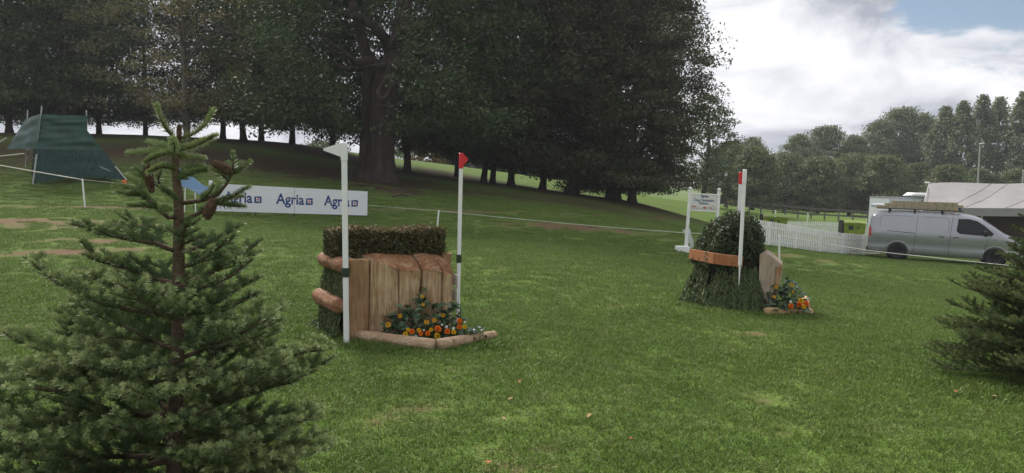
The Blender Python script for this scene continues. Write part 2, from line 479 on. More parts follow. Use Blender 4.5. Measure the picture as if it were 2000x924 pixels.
# ------------------------------------------------------------------ the wood: where the trees stand
# (column, row of the foot, metres ahead, mesh, scale, lean degrees, label)
WOOD = [
 (20, 272, 47, 0, 1.0, 0, 'dark leafy tree on the bank behind the left edge of the green shelter'),
 (128, 268, 45, 1, 1.05, 1, 'dark leafy tree rising straight behind the green shelter roof'),
 (195, 264, 54, 2, .95, 0, 'slim dark tree seen just right of the green shelter against the bright gap'),
 (435, 268, 55, 0, 1.0, 2, 'thin dark tree on the crest just right of the fir tip'),
 (476, 282, 50, 3, .95, -3, 'leaning dark tree on the crest above the first printed word of the banner'),
 (510, 273, 56, 1, .95, 0, 'slender dark tree on the crest between two bright gaps above the banner'),
 (570, 280, 52, 2, 1.05, 0, 'dark tree with a clear straight trunk against bright sky above the middle of the banner'),
 (648, 296, 49, 0, 1.0, 1, 'dark tree on the crest right behind the white flag'),
 (795, 334, 45, 3, 1.0, 0, 'dark tree with a flared trunk standing alone just right of the great oak'),
 (893, 346, 52, 1, 1.0, 0, 'dark tree whose trunk shows beside the red flag of the nearer jump'),
 (944, 358, 47, 2, 1.0, 8, 'dark tree leaning right, nearest to the red flag on the sunny field edge'),
 (962, 357, 49, 0, .95, 2, 'dark tree standing close behind the leaning trunk at the sunny field edge'),
 (998, 361, 47, 1, 1.0, 0, 'dark tree with a stout straight trunk, third along the sunny edge from the red flag'),
 (1060, 369, 49, 3, 1.0, 2, 'dark tree with a thin trunk in the middle of the sunny field edge'),
 (1114, 378, 44, 4, 1.0, 9, 'brownish tree with a thick leaning trunk and drooping boughs right of the middle'),
 (1127, 376, 46, 2, .9, 0, 'dark tree tucked close behind the thick leaning brownish tree'),
 (1195, 388, 44, 4, .95, 0, 'brownish low-branched tree, second from the right end of the wood'),
 (1236, 394, 43, 5, .92, 0, 'broad brownish tree with boughs down to the grass left of the hydration sign'),
 (1206, 394, 50, 5, .92, 0, 'tall green tree that ends the wood on the right against the clouds'),
]
FILL = [(-130, 270, 48, 1), (75, 268, 60, 3), (285, 268, 60, 0), (-60, 268, 58, 2)]
FILL_LABELS = ('leafy tree beyond the left edge of the photo, its outer boughs just reaching in', 'dark tree deep in the wood, farther back between the shelter poles', 'dark tree deep in the wood, farther back behind the fir tip', 'dark tree farther back at the left edge of the photo')
OAK = (742, 354, 36)
MAPLE = (368, 302, 38)
for w in WOOD + [OAK, MAPLE]:
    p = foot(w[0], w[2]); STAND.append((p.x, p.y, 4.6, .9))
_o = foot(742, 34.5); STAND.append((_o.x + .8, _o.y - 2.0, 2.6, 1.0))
for px, py, r, a in ((100, 300, 8, .85), (300, 300, 8, .85), (480, 320, 8, .8), (600, 335, 7, .8), (860, 372, 5, .62), (1000, 385, 5, .62), (1130, 398, 5, .66), (1250, 404, 4, .6)):  # extra brown patches paint the bank's tree shade, mixed with fallen leaves
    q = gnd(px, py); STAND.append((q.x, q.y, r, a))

def ripple(X, Y):
    return np.exp(-(np.hypot(X, Y - 20) / 60) ** 2) * .007 * (np.sin(X * 2.1 + 1.3 * np.sin(Y * 1.7)) + np.sin(Y * 2.7 + X * .9))
def build_ground():
    fx = np.concatenate([np.arange(-34, -8, .35), np.arange(-8, 9, .14), np.arange(9, 44.01, .35)]); fy = np.concatenate([np.arange(1.0, 2.6, .35), np.arange(2.6, 12, .14), np.arange(12, 62.01, .35)])
    gx = np.concatenate([[-3000, -1500, -700, -400, -250, -160, -120, -95, -80, -70, -60, -52, -46, -42, -38], fx, [48, 53, 60, 68, 78, 90, 110, 150, 250, 400, 700, 1500, 3000]])
    gy = np.concatenate([[-3000, -1200, -500, -250, -120, -70, -45, -30, -20, -12, -7, -4, -2, -.5], fy, [63.5, 65.5, 68, 71, 74, 78, 82, 87, 93, 100, 110, 122, 140, 180, 260, 400, 800, 1600, 3000]])
    X, Y = np.meshgrid(gx, gy)
    Z = height(X, Y)
    rng = np.random.default_rng(5)
    Z = Z + ripple(X, Y)
    nx, ny = len(gx), len(gy)
    co = np.stack([X, Y, Z], -1).reshape(-1, 3).astype(np.float32)
    i = np.arange(ny - 1)[:, None] * nx + np.arange(nx - 1)[None]
    q = np.stack([i, i + 1, i + nx + 1, i + nx], -1).reshape(-1, 4).astype(np.int32)
    me = bpy.data.meshes.new('ground')
    me.vertices.add(len(co)); me.vertices.foreach_set('co', co.ravel())
    me.loops.add(q.size); me.loops.foreach_set('vertex_index', q.ravel())
    me.polygons.add(len(q)); me.polygons.foreach_set('loop_start', np.arange(0, q.size, 4, dtype=np.int32))
    me.polygons.foreach_set('use_smooth', np.ones(len(q), bool))
    me.update(calc_edges=True)
    me.materials.append(m_soil)
    for nm, fn in (('wear', wear_at), ('litter_shade', litter_shade_at)):
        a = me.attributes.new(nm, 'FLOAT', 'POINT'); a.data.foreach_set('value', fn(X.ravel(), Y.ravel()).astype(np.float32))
    o = link('ground', me)
    tag(o, 'grassy ground sloping up to the wood on the left and down to the right', 'ground', kind='structure')
    return o
build_ground()

# ------------------------------------------------------------------ grass: thousands of short tufts on the ground
def grass_patch(k, size, nb, lmin, lmax, wd):
    rng = np.random.default_rng(100 + k)
    p = rng.uniform(-size / 2, size / 2, (nb, 2))
    ang = rng.uniform(0, 2 * PI, nb); lean = np.abs(rng.normal(.55, .35, nb)); ln = rng.uniform(lmin, lmax, nb)
    d = np.stack([np.cos(ang) * np.sin(lean), np.sin(ang) * np.sin(lean), np.cos(lean)], -1)
    l2 = lean + rng.uniform(.2, .9, nb)
    d2 = np.stack([np.cos(ang) * np.sin(l2), np.sin(ang) * np.sin(l2), np.maximum(np.cos(l2), -.1)], -1)
    ra = rng.uniform(0, 2 * PI, nb)
    sd_ = np.stack([np.cos(ra), np.sin(ra), np.zeros(nb)], -1) * wd * rng.uniform(.7, 1.3, nb)[:, None] / 2
    b = np.concatenate([p, np.full((nb, 1), -.004)], 1)
    mid = b + d * (ln * .55)[:, None]; tip = mid + d2 * (ln * .5)[:, None]
    t = rng.uniform(0, 1, nb)
    s = Soup()
    s.quads(np.stack([b - sd_, b + sd_, mid + sd_ * .85, mid - sd_ * .85], 1), t)
    s.quads(np.stack([mid - sd_ * .85, mid + sd_ * .85, tip + sd_ * .12, tip - sd_ * .12], 1), t)
    return bpy.data.objects.new('grass_tuft', s.mesh('grass_tuft', m_grass))

def build_grass():
    col = bpy.data.collections.new('grass_tufts')
    for k in range(4): col.objects.link(grass_patch(k, .30, 360, .020, .048, .0046))
    rng = np.random.default_rng(77)
    P = []
    def scatter(y0, y1, sp, keep=1.0, sc=(.85, 1.2)):
        ys = np.arange(y0, y1, sp)
        for y in ys:
            hw = y * .74 + 3.6
            xs = np.arange(-hw, hw, sp) + rng.uniform(-.5, .5) * sp
            n = len(xs)
            k = rng.uniform(0, 1, n) < keep
            xs = xs[k] + rng.uniform(-.4, .4, k.sum()) * sp
            yy = y + rng.uniform(-.4, .4, k.sum()) * sp
            s = rng.uniform(*sc, k.sum())
            P.append(np.stack([xs, yy, s], -1))
    scatter(1.3, 9, .185)
    scatter(9, 18, .25, sc=(.95, 1.35))
    scatter(18, 34, .36, sc=(1.1, 1.7))
    P = np.concatenate(P)
    w = wear_at(P[:, 0], P[:, 1]); l = litter_shade_at(P[:, 0], P[:, 1])
    n2 = np.sin(P[:, 0] * 1.9 + 2 * np.sin(P[:, 1] * .8)) * np.sin(P[:, 1] * 1.7 + 1.5 * np.sin(P[:, 0] * 1.1))
    keep = rng.uniform(0, 1, len(P)) > np.clip(np.maximum(w * 1.35, l * 1.0 - .05), 0, .97)
    P = P[keep]; n2 = n2[keep]
    P[:, 2] *= 1 + .10 * n2
    # longer unmown tufts against the bases of the jumps and posts
    ex = []
    for a, b in LONG:
        L_ = math.hypot(b[0] - a[0], b[1] - a[1]); n = max(2, int(L_ / .07))
        t = rng.uniform(0, 1, n)
        ex.append(np.stack([a[0] + (b[0] - a[0]) * t + rng.normal(0, .04, n), a[1] + (b[1] - a[1]) * t + rng.normal(0, .04, n), rng.uniform(1.3, 2.0, n)], -1))
    P = np.concatenate([P] + ex)
    z = height(P[:, 0], P[:, 1]) + ripple(P[:, 0], P[:, 1])
    me = bpy.data.meshes.new('grass'); me.vertices.add(len(P))
    me.vertices.foreach_set('co', np.stack([P[:, 0], P[:, 1], z], -1).astype(np.float32).ravel())
    a = me.attributes.new('spin', 'FLOAT', 'POINT'); a.data.foreach_set('value', rng.uniform(0, 2 * PI, len(P)).astype(np.float32))
    a = me.attributes.new('size', 'FLOAT', 'POINT'); a.data.foreach_set('value', P[:, 2].astype(np.float32))
    me.materials.append(m_grass)
    o = link('grass', me); tag(o, 'short mown green lawn grass across the whole foreground', 'grass', kind='stuff')
    ng = bpy.data.node_groups.new('grass', 'GeometryNodeTree')
    ng.interface.new_socket('Geometry', in_out='INPUT', socket_type='NodeSocketGeometry')
    ng.interface.new_socket('Geometry', in_out='OUTPUT', socket_type='NodeSocketGeometry')
    N, L = ng.nodes.new, ng.links.new
    gi, go = N('NodeGroupInput'), N('NodeGroupOutput')
    ci = N('GeometryNodeCollectionInfo'); ci.inputs['Collection'].default_value = col
    ci.inputs['Separate Children'].default_value = True; ci.inputs['Reset Children'].default_value = True
    ip = N('GeometryNodeInstanceOnPoints'); ip.inputs['Pick Instance'].default_value = True
    sp = N('GeometryNodeInputNamedAttribute'); sp.data_type = 'FLOAT'; sp.inputs['Name'].default_value = 'spin'
    sz = N('GeometryNodeInputNamedAttribute'); sz.data_type = 'FLOAT'; sz.inputs['Name'].default_value = 'size'
    cx = N('ShaderNodeCombineXYZ'); L(sp.outputs[0], cx.inputs[2])
    ri = N('FunctionNodeRandomValue'); ri.data_type = 'INT'
    for s_ in ri.inputs:
        if s_.type == 'INT' and s_.name == 'Max': s_.default_value = 3
        if s_.type == 'INT' and s_.name == 'Min': s_.default_value = 0
    outi = [s_ for s_ in ri.outputs if s_.type == 'INT'][0]
    L(gi.outputs[0], ip.inputs['Points']); L(ci.outputs[0], ip.inputs['Instance'])
    L(outi, ip.inputs['Instance Index']); L(cx.outputs[0], ip.inputs['Rotation']); L(sz.outputs[0], ip.inputs['Scale'])
    L(ip.outputs[0], go.inputs[0])
    md = o.modifiers.new('grass', 'NODES'); md.node_group = ng
LONG = []      # ground lines along which the grass is left long, filled by the builders

# ------------------------------------------------------------------ trees
m_leaf_dark = leafmat('leaf_dark', (.034, .054, .018), (.062, .092, .031), (.112, .142, .054))
m_leaf_oak = leafmat('leaf_oak', (.034, .057, .018), (.060, .094, .030), (.110, .145, .054))
m_leaf_olive = leafmat('leaf_olive', (.046, .056, .022), (.082, .092, .036), (.140, .138, .060))
m_leaf_maple = leafmat('leaf_maple', (.105, .110, .050), (.18, .172, .078), (.27, .21, .105), trans=.35)
m_leaf_green = leafmat('leaf_green', (.055, .084, .030), (.098, .142, .052), (.165, .208, .088))
m_leaf_back = leafmat('leaf_back', (.076, .104, .042), (.132, .166, .066), (.20, .23, .10))  # far foliage, lightened so some distance haze sits in the leaf colour
m_leaf_pop = leafmat('leaf_poplar', (.115, .148, .075), (.185, .228, .120), (.27, .31, .18))  # light poplar green, paled further with haze put into the colour
m_leaf_gold = leafmat('leaf_gold', (.13, .09, .018), (.22, .155, .032), (.30, .22, .05))

def env(u, kind):
    if kind == 'poplar': return np.sin(PI * np.clip(u, .02, .99) ** .62) ** .7
    if kind == 'bush': return np.sqrt(np.clip(1 - (u - .1) ** 2, 0, 1))
    return np.sin(PI * np.clip(u, .03, .97) ** .72) ** .55

def tree_meshes(seed, H, Rr, z0, nclump, per, leaf, tr, kind, mleaf, mbark, sig=.62, shell=.25, limbs=26, clear=None):
    rng = np.random.default_rng(seed); pr = random.Random(seed)
    ph = rng.uniform(0, 6.28, 6)
    u = rng.uniform(0, 1, nclump) ** .92; ang = rng.uniform(0, 2 * PI, nclump)
    lob = 1 + .20 * np.sin(3 * ang + ph[0] + 5 * u) + .14 * np.sin(5 * ang + ph[1] - 9 * u) + .10 * np.sin(13 * u + ph[2] + 2 * ang)
    rad = np.sqrt(rng.uniform(shell, 1, nclump)) * env(u, kind) * Rr * lob
    C = np.stack([rad * np.cos(ang), rad * np.sin(ang), z0 + u * (H - z0)], -1)
    # trunk and limbs
    mb = MB(); mb.smooth = True
    bend = [pr.uniform(-.35, .35), pr.uniform(-.35, .35)]
    th = H * (.86 if kind != 'bush' else .3)
    zs = [0, .12, .35, .8, 1.6, 3.0] + [th * k / 8 for k in range(2, 9)]
    zs = sorted(set([z for z in zs if z <= th]))
    path, rr = [], []
    for z in zs:
        t = z / th
        path.append((bend[0] * math.sin(t * 3), bend[1] * math.sin(t * 2.4), z - .12 if z == 0 else z))
        rr.append(tr * (1 - t) ** .75 * (1 + .55 * math.exp(-z / .3)) + .02)
    def on_trunk(z):
        t = z / th; return Vector((bend[0] * math.sin(t * 3), bend[1] * math.sin(t * 2.4), z))
    mb.tube(path, rr, 9, wob=.07, rng=pr)
    idx = rng.permutation(nclump)[:limbs]
    for i in idx:
        tgt = Vector(C[i]); hb = max(.8, min(th * .93, tgt.z - (.25 + .5 * pr.random()) * math.hypot(tgt.x, tgt.y) * (1 if kind != 'poplar' else 2.2)))
        a = on_trunk(hb); b = a.lerp(tgt, .9)
        pts = []
        for k in range(6):
            t = k / 5; p = a.lerp(b, t)
            p += Vector((pr.uniform(-.18, .18), pr.uniform(-.18, .18), .5 * math.sin(t * PI) * (b - a).length * .12)) * (1 if 0 < k else 0)
            pts.append(p)
        r0 = max(.025, tr * .42 * (1 - hb / th) ** .6)
        mb.tube(pts, [r0 * (1 - .86 * k / 5) + .006 for k in range(6)], 5)
        for k in (2, 3, 4):
            e = pts[k] + Vector((pr.uniform(-1, 1), pr.uniform(-1, 1), pr.uniform(-.5, .8))) * Rr * .18
            mb.tube([pts[k], pts[k].lerp(e, .5) + Vector((0, 0, .08)), e], [r0 * .3, r0 * .2, .006], 4)
    # leaves
    if kind == 'round':
        # hanging boughs round the lower edge
        k = max(6, nclump // 12); a2 = rng.uniform(0, 2 * PI, k); r2 = Rr * rng.uniform(.55, 1.0, k)
        C[:k] = np.stack([r2 * np.cos(a2), r2 * np.sin(a2), z0 * rng.uniform(.8, 1.7, k) + .3], -1)
    n = nclump * per
    ci = np.repeat(np.arange(nclump), per)
    g = np.clip(rng.normal(size=(n, 3)), -1.45, 1.45) * np.array([1, 1, .42]) * sig * rng.uniform(.55, 1.3, nclump)[ci][:, None]
    if kind == 'poplar': g *= np.array([.75, .75, 1.9])
    P = C[ci] + g
    P[:, 2] = np.maximum(P[:, 2], z0 * .75 + rng.uniform(0, .6, n))
    if clear is not None:
        P = P[~clear(P)]; n = len(P); ci = ci[:n]
    D = rand_dirs(rng, n) + np.array([0, 0, -.35]); Nn = rand_dirs(rng, n) * .8 + np.array([0, 0, 1.0]) + P * np.array([1, 1, 0]) / Rr * .5
    tint = np.clip(.48 + rng.normal(0, .20, nclump)[ci] + rng.normal(0, .13, n), 0, 1)
    l = leaf * rng.uniform(.65, 1.3, n)
    s = Soup(); s.leaves(P, D, Nn, l, l * rng.uniform(.5, .75, n), tint)
    cm = s.mesh('crown', mleaf)
    me = bpy.data.meshes.new('trunk'); me.from_pydata([tuple(v) for v in mb.v], [], mb.f)
    me.polygons.foreach_set('use_smooth', mb.sm); me.materials.append(mbark); me.update()
    return me, cm

def place_tree(name, meshes, loc, scale, rz, label, cat, group=None, lean=0, leandir=0):
    mat = Matrix.Translation(loc) @ Matrix.Rotation(R(lean), 4, (0, 1, 0)) @ Matrix.Rotation(rz, 4, 'Z') @ Matrix.Diagonal((scale[0], scale[0], scale[1], 1))
    t = thing(name, label, cat, mat=mat, group=group)
    link('trunk', meshes[0], t); link('crown', meshes[1], t)
    return t

def build_wood():
    rnd = random.Random(3)
    T = [tree_meshes(11, 19, 5.2, 1.4, 510, 100, .175, .17, 'round', m_leaf_dark, m_bark),
         tree_meshes(12, 20, 4.8, 1.7, 520, 100, .18, .19, 'round', m_leaf_dark, m_bark),
         tree_meshes(13, 18, 5.0, 1.2, 490, 100, .17, .16, 'round', m_leaf_oak, m_bark),
         tree_meshes(14, 19, 5.4, 1.5, 540, 100, .185, .19, 'round', m_leaf_oak, m_bark),
         tree_meshes(15, 17, 5.2, 1.1, 540, 100, .165, .28, 'round', m_leaf_olive, m_bark, sig=.55),
         tree_meshes(16, 15.5, 4.1, .9, 620, 100, .165, .24, 'round', m_leaf_olive, m_bark, sig=.5)]
    T6 = tree_meshes(17, 16.5, 4.3, .5, 680, 100, .17, .26, 'round', m_leaf_green, m_bark, sig=.5)
    for i, (px, py, Y, k, sc, lean, lab) in enumerate(WOOD):
        p = foot(px, Y)
        ms = T6 if i == len(WOOD) - 1 else T[k]
        place_tree('broadleaf_tree', ms, p, (sc, sc * rnd.uniform(.97, 1.06)), rnd.uniform(0, 6.28), lab, 'tree', 'trees of the wood on the bank', lean)
    for (px, py, Y, k), lab in zip(FILL, FILL_LABELS):
        p = foot(px, Y)
        place_tree('broadleaf_tree', T[k], p, (1.0, rnd.uniform(.92, 1.05)), rnd.uniform(0, 6.28), lab, 'tree', 'trees of the wood on the bank')
    # light, thin-leaved tree in front of the wood
    p = foot(MAPLE[0], MAPLE[2])
    mp = tree_meshes(21, 17, 4.6, 2.2, 300, 70, .16, .15, 'round', m_leaf_maple, m_barklight, sig=.42, limbs=40)
    place_tree('maple_tree', mp, p, (1, 1), 1.0, 'thin pale-barked tree with sparse yellowish leaves behind the tip of the large fir', 'tree')
    # right of the wood, a smaller oak sticking out
    p = foot(1372, 70)
    sm = tree_meshes(22, 10.2, 3.4, 2.0, 240, 46, .22, .25, 'round', m_leaf_green, m_bark, sig=.42)
    place_tree('oak_tree', sm, p, (1, 1), .4, 'small green oak with rounded boughs just past the right end of the wood', 'tree')
build_wood()

def build_oak():
    """the great oak with a thick burred trunk"""
    p = foot(OAK[0], OAK[2]); pr = random.Random(9)
    tr_mesh, cr_mesh = tree_meshes(31, 19, 7.6, 2.4, 880, 100, .18, .55, 'round', m_leaf_oak, m_bark, sig=.6, limbs=40, clear=lambda P: (P[:, 1] < .4) & (P[:, 0] > -.9 + .10 * P[:, 2]) & (P[:, 0] < .75 + .14 * P[:, 2]) & (P[:, 2] > 2.2) & (P[:, 2] < 6.6))
    t = thing('oak_tree', 'great oak with a very thick flared trunk and healed scar right of the white flag', 'tree', loc=p)
    mb = MB(); mb.smooth = True
    n = 28; rings = []
    W = [(0, -.15, 0, 1.16), (0, .12, 0, 1.02), (0, .5, 0, .86), (0, 1.1, 0, .76), (.03, 2.0, 0, .72), (.06, 3.0, 0, .72), (.12, 3.8, 0, .76), (.22, 4.6, 0, .74), (.40, 5.3, 0, .68), (.62, 6.1, 0, .58), (.85, 7.0, 0, .50), (1.0, 8.4, 0, .42), (.9, 10.5, 0, .30), (.6, 13, 0, .16)]
    for x, z, y, r in W:
        row = []
        for k in range(n):
            a = 2 * PI * k / n
            rr = r * .84 * (1 + .13 * math.exp(-max(z, 0) / .8) * math.cos(5 * a + .8) + .05 * math.sin(3 * a + z * .9) + .03 * math.sin(9 * a + z * 2) + pr.uniform(-.012, .012))
            row.append(p + Vector((x + rr * math.cos(a), y + rr * math.sin(a), z)))
        rings.append(row)
    for a, b in zip(rings[:-1], rings[1:]): mb.loft(a, b, False)
    # second stem to the left, dark bole beside the main one
    q = p + Vector((-.72, .25, 0))
    pts = [q + Vector((-.05 + .02 * z, 0, z)) for z in (-.15, .2, .7, 1.6, 2.8, 4.2, 5.6)] + [q + Vector((-.5, .2, 7.5)), q + Vector((-1.6, .5, 10.5)), q + Vector((-2.4, .4, 13))]
    mb.tube(pts, [.52, .44, .37, .33, .31, .30, .28, .23, .15, .06], 14, wob=.05, rng=pr)
    for az, h, L_, e in ((2.6, 4.9, 4.5, .35), (.3, 5.4, 5.0, .4), (4.2, 5.0, 4.4, .25), (5.4, 6.0, 5.2, .45), (1.3, 6.3, 4.6, .5), (3.4, 6.6, 5.0, .6)):
        a = p + Vector((.3, 0, h)); pts = []
        for k in range(8):
            s = k / 7 * L_
            pts.append(a + Vector((math.cos(az + .12 * math.sin(k * 1.7)) * s, math.sin(az + .12 * math.sin(k * 2.1)) * s, e * s + .35 * math.sin(k * 1.1) * (k > 0))))
        mb.tube(pts, [.26 * (1 - .12 * k) + .01 for k in range(8)], 8)
    mb.build('trunk', m_bark, t)
    # the healed wound: an oval lip round a hollow
    sc = MB(); sc.smooth = True
    c = p + Vector((.30, -.70, 4.45)); nrm = Vector((.15, -1, .0)).normalized(); rt = Vector((1, .15, 0)).normalized(); up = Vector((.30, 0, 1)).normalized()
    loop = [c + rt * (.24 * math.cos(a) * (1 - .35 * math.sin(a))) + up * (.56 * math.sin(a)) - nrm * .05 for a in [2 * PI * k / 18 for k in range(19)]]
    sc.tube(loop, [.085 + .03 * math.sin(k * 1.3) for k in range(19)], 7, caps=False)
    sc.build('healed_scar', m_scar, t)
    hl = MB(); hl.add([c + rt * (.27 * math.cos(2 * PI * k / 16)) + up * (.54 * math.sin(2 * PI * k / 16)) - nrm * .02 for k in range(16)], [tuple(range(16))])
    hl.build('hollow', m_bark, t)
    # pale twisted dead boughs that show in front of the leaves
    for pts in ([(705, 130, 34.6), (735, 126, 34.4), (770, 122, 34.6), (800, 118, 35)], [(740, 205, 35), (765, 208, 34.8), (790, 200, 35), (805, 180, 35.2)]):
        d = MB(); d.smooth = True
        d.tube([at(*q) for q in pts], [.03, .04, .05, .07], 6); d.build('dead_bough', m_scar, t)
    cr = link('crown', cr_mesh, t)
build_oak()

def build_background():
    rnd = random.Random(8)
    B = [tree_meshes(41, 11, 4.6, .6, 340, 64, .32, .28, 'round', m_leaf_back, m_bark, sig=.72, limbs=14),
         tree_meshes(42, 10, 4.2, .5, 340, 64, .32, .25, 'round', m_leaf_back, m_bark, sig=.72, limbs=14),
         tree_meshes(43, 13, 5.0, .8, 360, 64, .34, .30, 'round', m_leaf_pop, m_bark, sig=.75, limbs=14)]
    PP = [tree_meshes(44, 16, 2.7, 1.2, 300, 46, .34, .22, 'poplar', m_leaf_pop, m_barklight, sig=.42, shell=.1, limbs=22),
          tree_meshes(45, 16, 2.3, 1.6, 210, 38, .34, .20, 'poplar', m_leaf_pop, m_barklight, sig=.42, shell=.1, limbs=22)]
    H = [11, 10, 13]
    rows = [  # column, row of the top, metres ahead, mesh, width factor, label
     (1420, 276, 84, 0, 1.0, 'low dark round tree at the left end of the far tree line'),
     (1472, 286, 80, 1, 1.0, 'dark low tree in the far line directly behind the crossing flag poles'),
     (1535, 300, 84, 0, 1.05, 'dark spreading tree in the far line behind the left green bin'),
     (1600, 306, 80, 1, 1.1, 'brownish low tree in the far line behind the middle of the picket fence'),
     (1662, 300, 83, 0, 1.1, 'dark tree in the far line behind the right green bin'),
     (1722, 304, 80, 1, 1.1, 'brownish spreading tree in the far line behind the rear of the van'),
     (1790, 318, 84, 0, 1.0, 'dark low tree in the far line behind the white trailer'),
     (1850, 322, 80, 1, 1.0, 'low dark tree behind the left end of the marquee roof'),
     (1915, 330, 84, 0, 1.0, 'low dark tree behind the lamp post and marquee'),
     (1985, 330, 82, 1, 1.0, 'low dark tree behind the marquee at the right edge of the view'),
     (1465, 268, 104, 2, .8, 'pale rounded tree rising behind the flag poles in the far line'),
     (1555, 262, 102, 2, .8, 'light green domed tree, left half of the big dome in the far line'),
     (1608, 246, 104, 2, .95, 'light green domed tree, highest of the big dome in the far line'),
     (1665, 264, 100, 2, .8, 'light green tree on the right shoulder of the big dome in the far line'),
     (1712, 235, 106, 2, .7, 'tall green tree beside the poplars, first from the left'),
     (1752, 210, 108, 2, .8, 'tall pointed green tree above the white trailer'),
     (1795, 222, 106, 2, .65, 'tall green tree between the pointed tree and the first poplar'),
    ]
    for px, top, Y, k, wf, lab in rows:
        p = foot(px, Y); tz = at(px, top, Y).z - p.z; s = tz / (H[k] * 1.02)
        place_tree('broadleaf_tree', B[k], p, (s * wf if k < 2 else s * wf, s), rnd.uniform(0, 6.28), lab, 'tree', 'trees of the far tree line')
    pops = [(1838, 208, 100, 0, 1.15, 'first poplar from the left, full and pale, behind the marquee'),
            (1872, 198, 98, 0, 1.0, 'second poplar from the left, close beside the first behind the marquee'),
            (1908, 186, 100, 1, 1.05, 'thin see-through poplar right above the lamp post'),
            (1940, 190, 102, 1, 1.1, 'thin see-through poplar just right of the lamp post'),
            (1985, 180, 96, 0, 1.0, 'tall pale poplar at the right edge of the view'),
            (2022, 176, 98, 0, 1.1, 'pale poplar cut by the right edge of the photo'),]
    for px, top, Y, k, wf, lab in pops:
        p = foot(px, Y); tz = at(px, top, Y).z - p.z; s = tz / 16.3
        place_tree('poplar_tree', PP[k], p, (s * wf, s), rnd.uniform(0, 6.28), lab, 'tree', 'poplars above the marquee')
    # bushes beyond the sunny field
    BU = [tree_meshes(51, 3.2, 2.6, .1, 150, 40, .24, .10, 'bush', m_leaf_green, m_bark, sig=.35, limbs=8),
          tree_meshes(52, 3.2, 2.6, .1, 150, 40, .24, .10, 'bush', m_leaf_gold, m_bark, sig=.35, limbs=8)]
    for px, Y, k, s, lab in ((845, 84, 1, 1.0, 'golden yellow bush on the sunny field beyond the great oak'),
                             (880, 86, 0, 1.0, 'green bush just right of the golden bush beyond the field'),
                             (930, 84, 0, 1.1, 'green bush beyond the field seen left of the twin trunks'),
                             (1015, 84, 0, 1.2, 'light green bush beyond the field seen right of the stout trunk'),
                             (1050, 86, 0, 1.1, 'light green bush beyond the field behind the thin trunk'),
                             (1090, 84, 0, 1.1, 'green bush beyond the field left of the thick leaning tree'),
                             (1150, 86, 0, 1.0, 'green bush beyond the field right of the thick leaning tree'),
                             (965, 86, 0, 1.2, 'dark green bush beyond the field between the trunks near the red flag'),
                             (1215, 88, 0, 1.0, 'green bush beyond the field left of the broad brownish tree'),
                             (630, 88, 0, 1.2, 'pale green bush beyond the crest left of the white flag'),
                             (770, 90, 0, 1.0, 'pale green bush beyond the crest beside the great oak trunk')):
        p = foot(px, Y); place_tree('bush', BU[k], p, (s, s), rnd.uniform(0, 6.28), lab, 'bush', 'bushes beyond the sunny field')
build_background()

# ------------------------------------------------------------------ firs
m_needle = leafmat('fir_needles', (.056, .098, .040), (.126, .180, .068), (.39, .45, .21), rough=.5, trans=.12, spec=.35)
m_needle2 = leafmat('fir_needles_dark', (.036, .062, .022), (.074, .112, .036), (.20, .245, .085), rough=.55, trans=.12, spec=.3)

def shoot(soup, rng, pts, nl, dens, tint, wd=.0029, tipboost=.25):
    """needles along one shoot; pts: polyline (k,3)"""
    pts = np.asarray(pts, float)
    seg = np.diff(pts, axis=0); L_ = np.linalg.norm(seg, axis=1); tot = L_.sum()
    n = max(10, int(tot * dens))
    cum = np.concatenate([[0], np.cumsum(L_)])
    s = np.sort(rng.uniform(0, tot, n)); i = np.clip(np.searchsorted(cum, s) - 1, 0, len(seg) - 1)
    f = (s - cum[i]) / (L_[i] + 1e-9)
    P = pts[i] + seg[i] * f[:, None]
    A = seg[i] / (L_[i][:, None] + 1e-9)
    up = np.tile(np.array([0, 0, 1.0]), (n, 1)); sd_ = np.cross(A, up); sd_ /= (np.linalg.norm(sd_, axis=1, keepdims=True) + 1e-6)
    up = np.cross(sd_, A)
    th = rng.normal(0, 1.15, n)
    rad = sd_ * np.sin(th)[:, None] + up * np.cos(th)[:, None]
    end = s / tot
    k = .42 + .6 * end ** 3
    D = A * k[:, None] + rad * .85 + rng.normal(0, .10, (n, 3)); D /= np.linalg.norm(D, axis=1, keepdims=True)
    l = nl * rng.uniform(.75, 1.15, n) * (1 - .25 * end ** 4)
    w = np.cross(D, rad); w = w / (np.linalg.norm(w, axis=1, keepdims=True) + 1e-6) * wd / 2
    B = P + D * .002; T = P + D * l[:, None]
    t = np.clip(tint + tipboost * end ** 2 + rng.normal(0, .08, n), 0, 1)
    soup.quads(np.stack([B - w, B + w, T + w * .45, T - w * .45], 1), t)
    # the last needles crowd round the bud
    m = max(5, int(14 * nl / .02)); E = pts[-1]; Ae = A[-1]
    dd = rand_dirs(rng, m) * .75 + Ae * .8; dd /= np.linalg.norm(dd, axis=1, keepdims=True)
    ww = np.cross(dd, rand_dirs(rng, m)); ww = ww / (np.linalg.norm(ww, axis=1, keepdims=True) + 1e-6) * wd / 2
    T = E + dd * nl * .8
    soup.quads(np.stack([E - ww, E + ww, T + ww * .45, T - ww * .45], 1), np.clip(np.full(m, tint + tipboost) + rng.normal(0, .06, m), 0, 1))

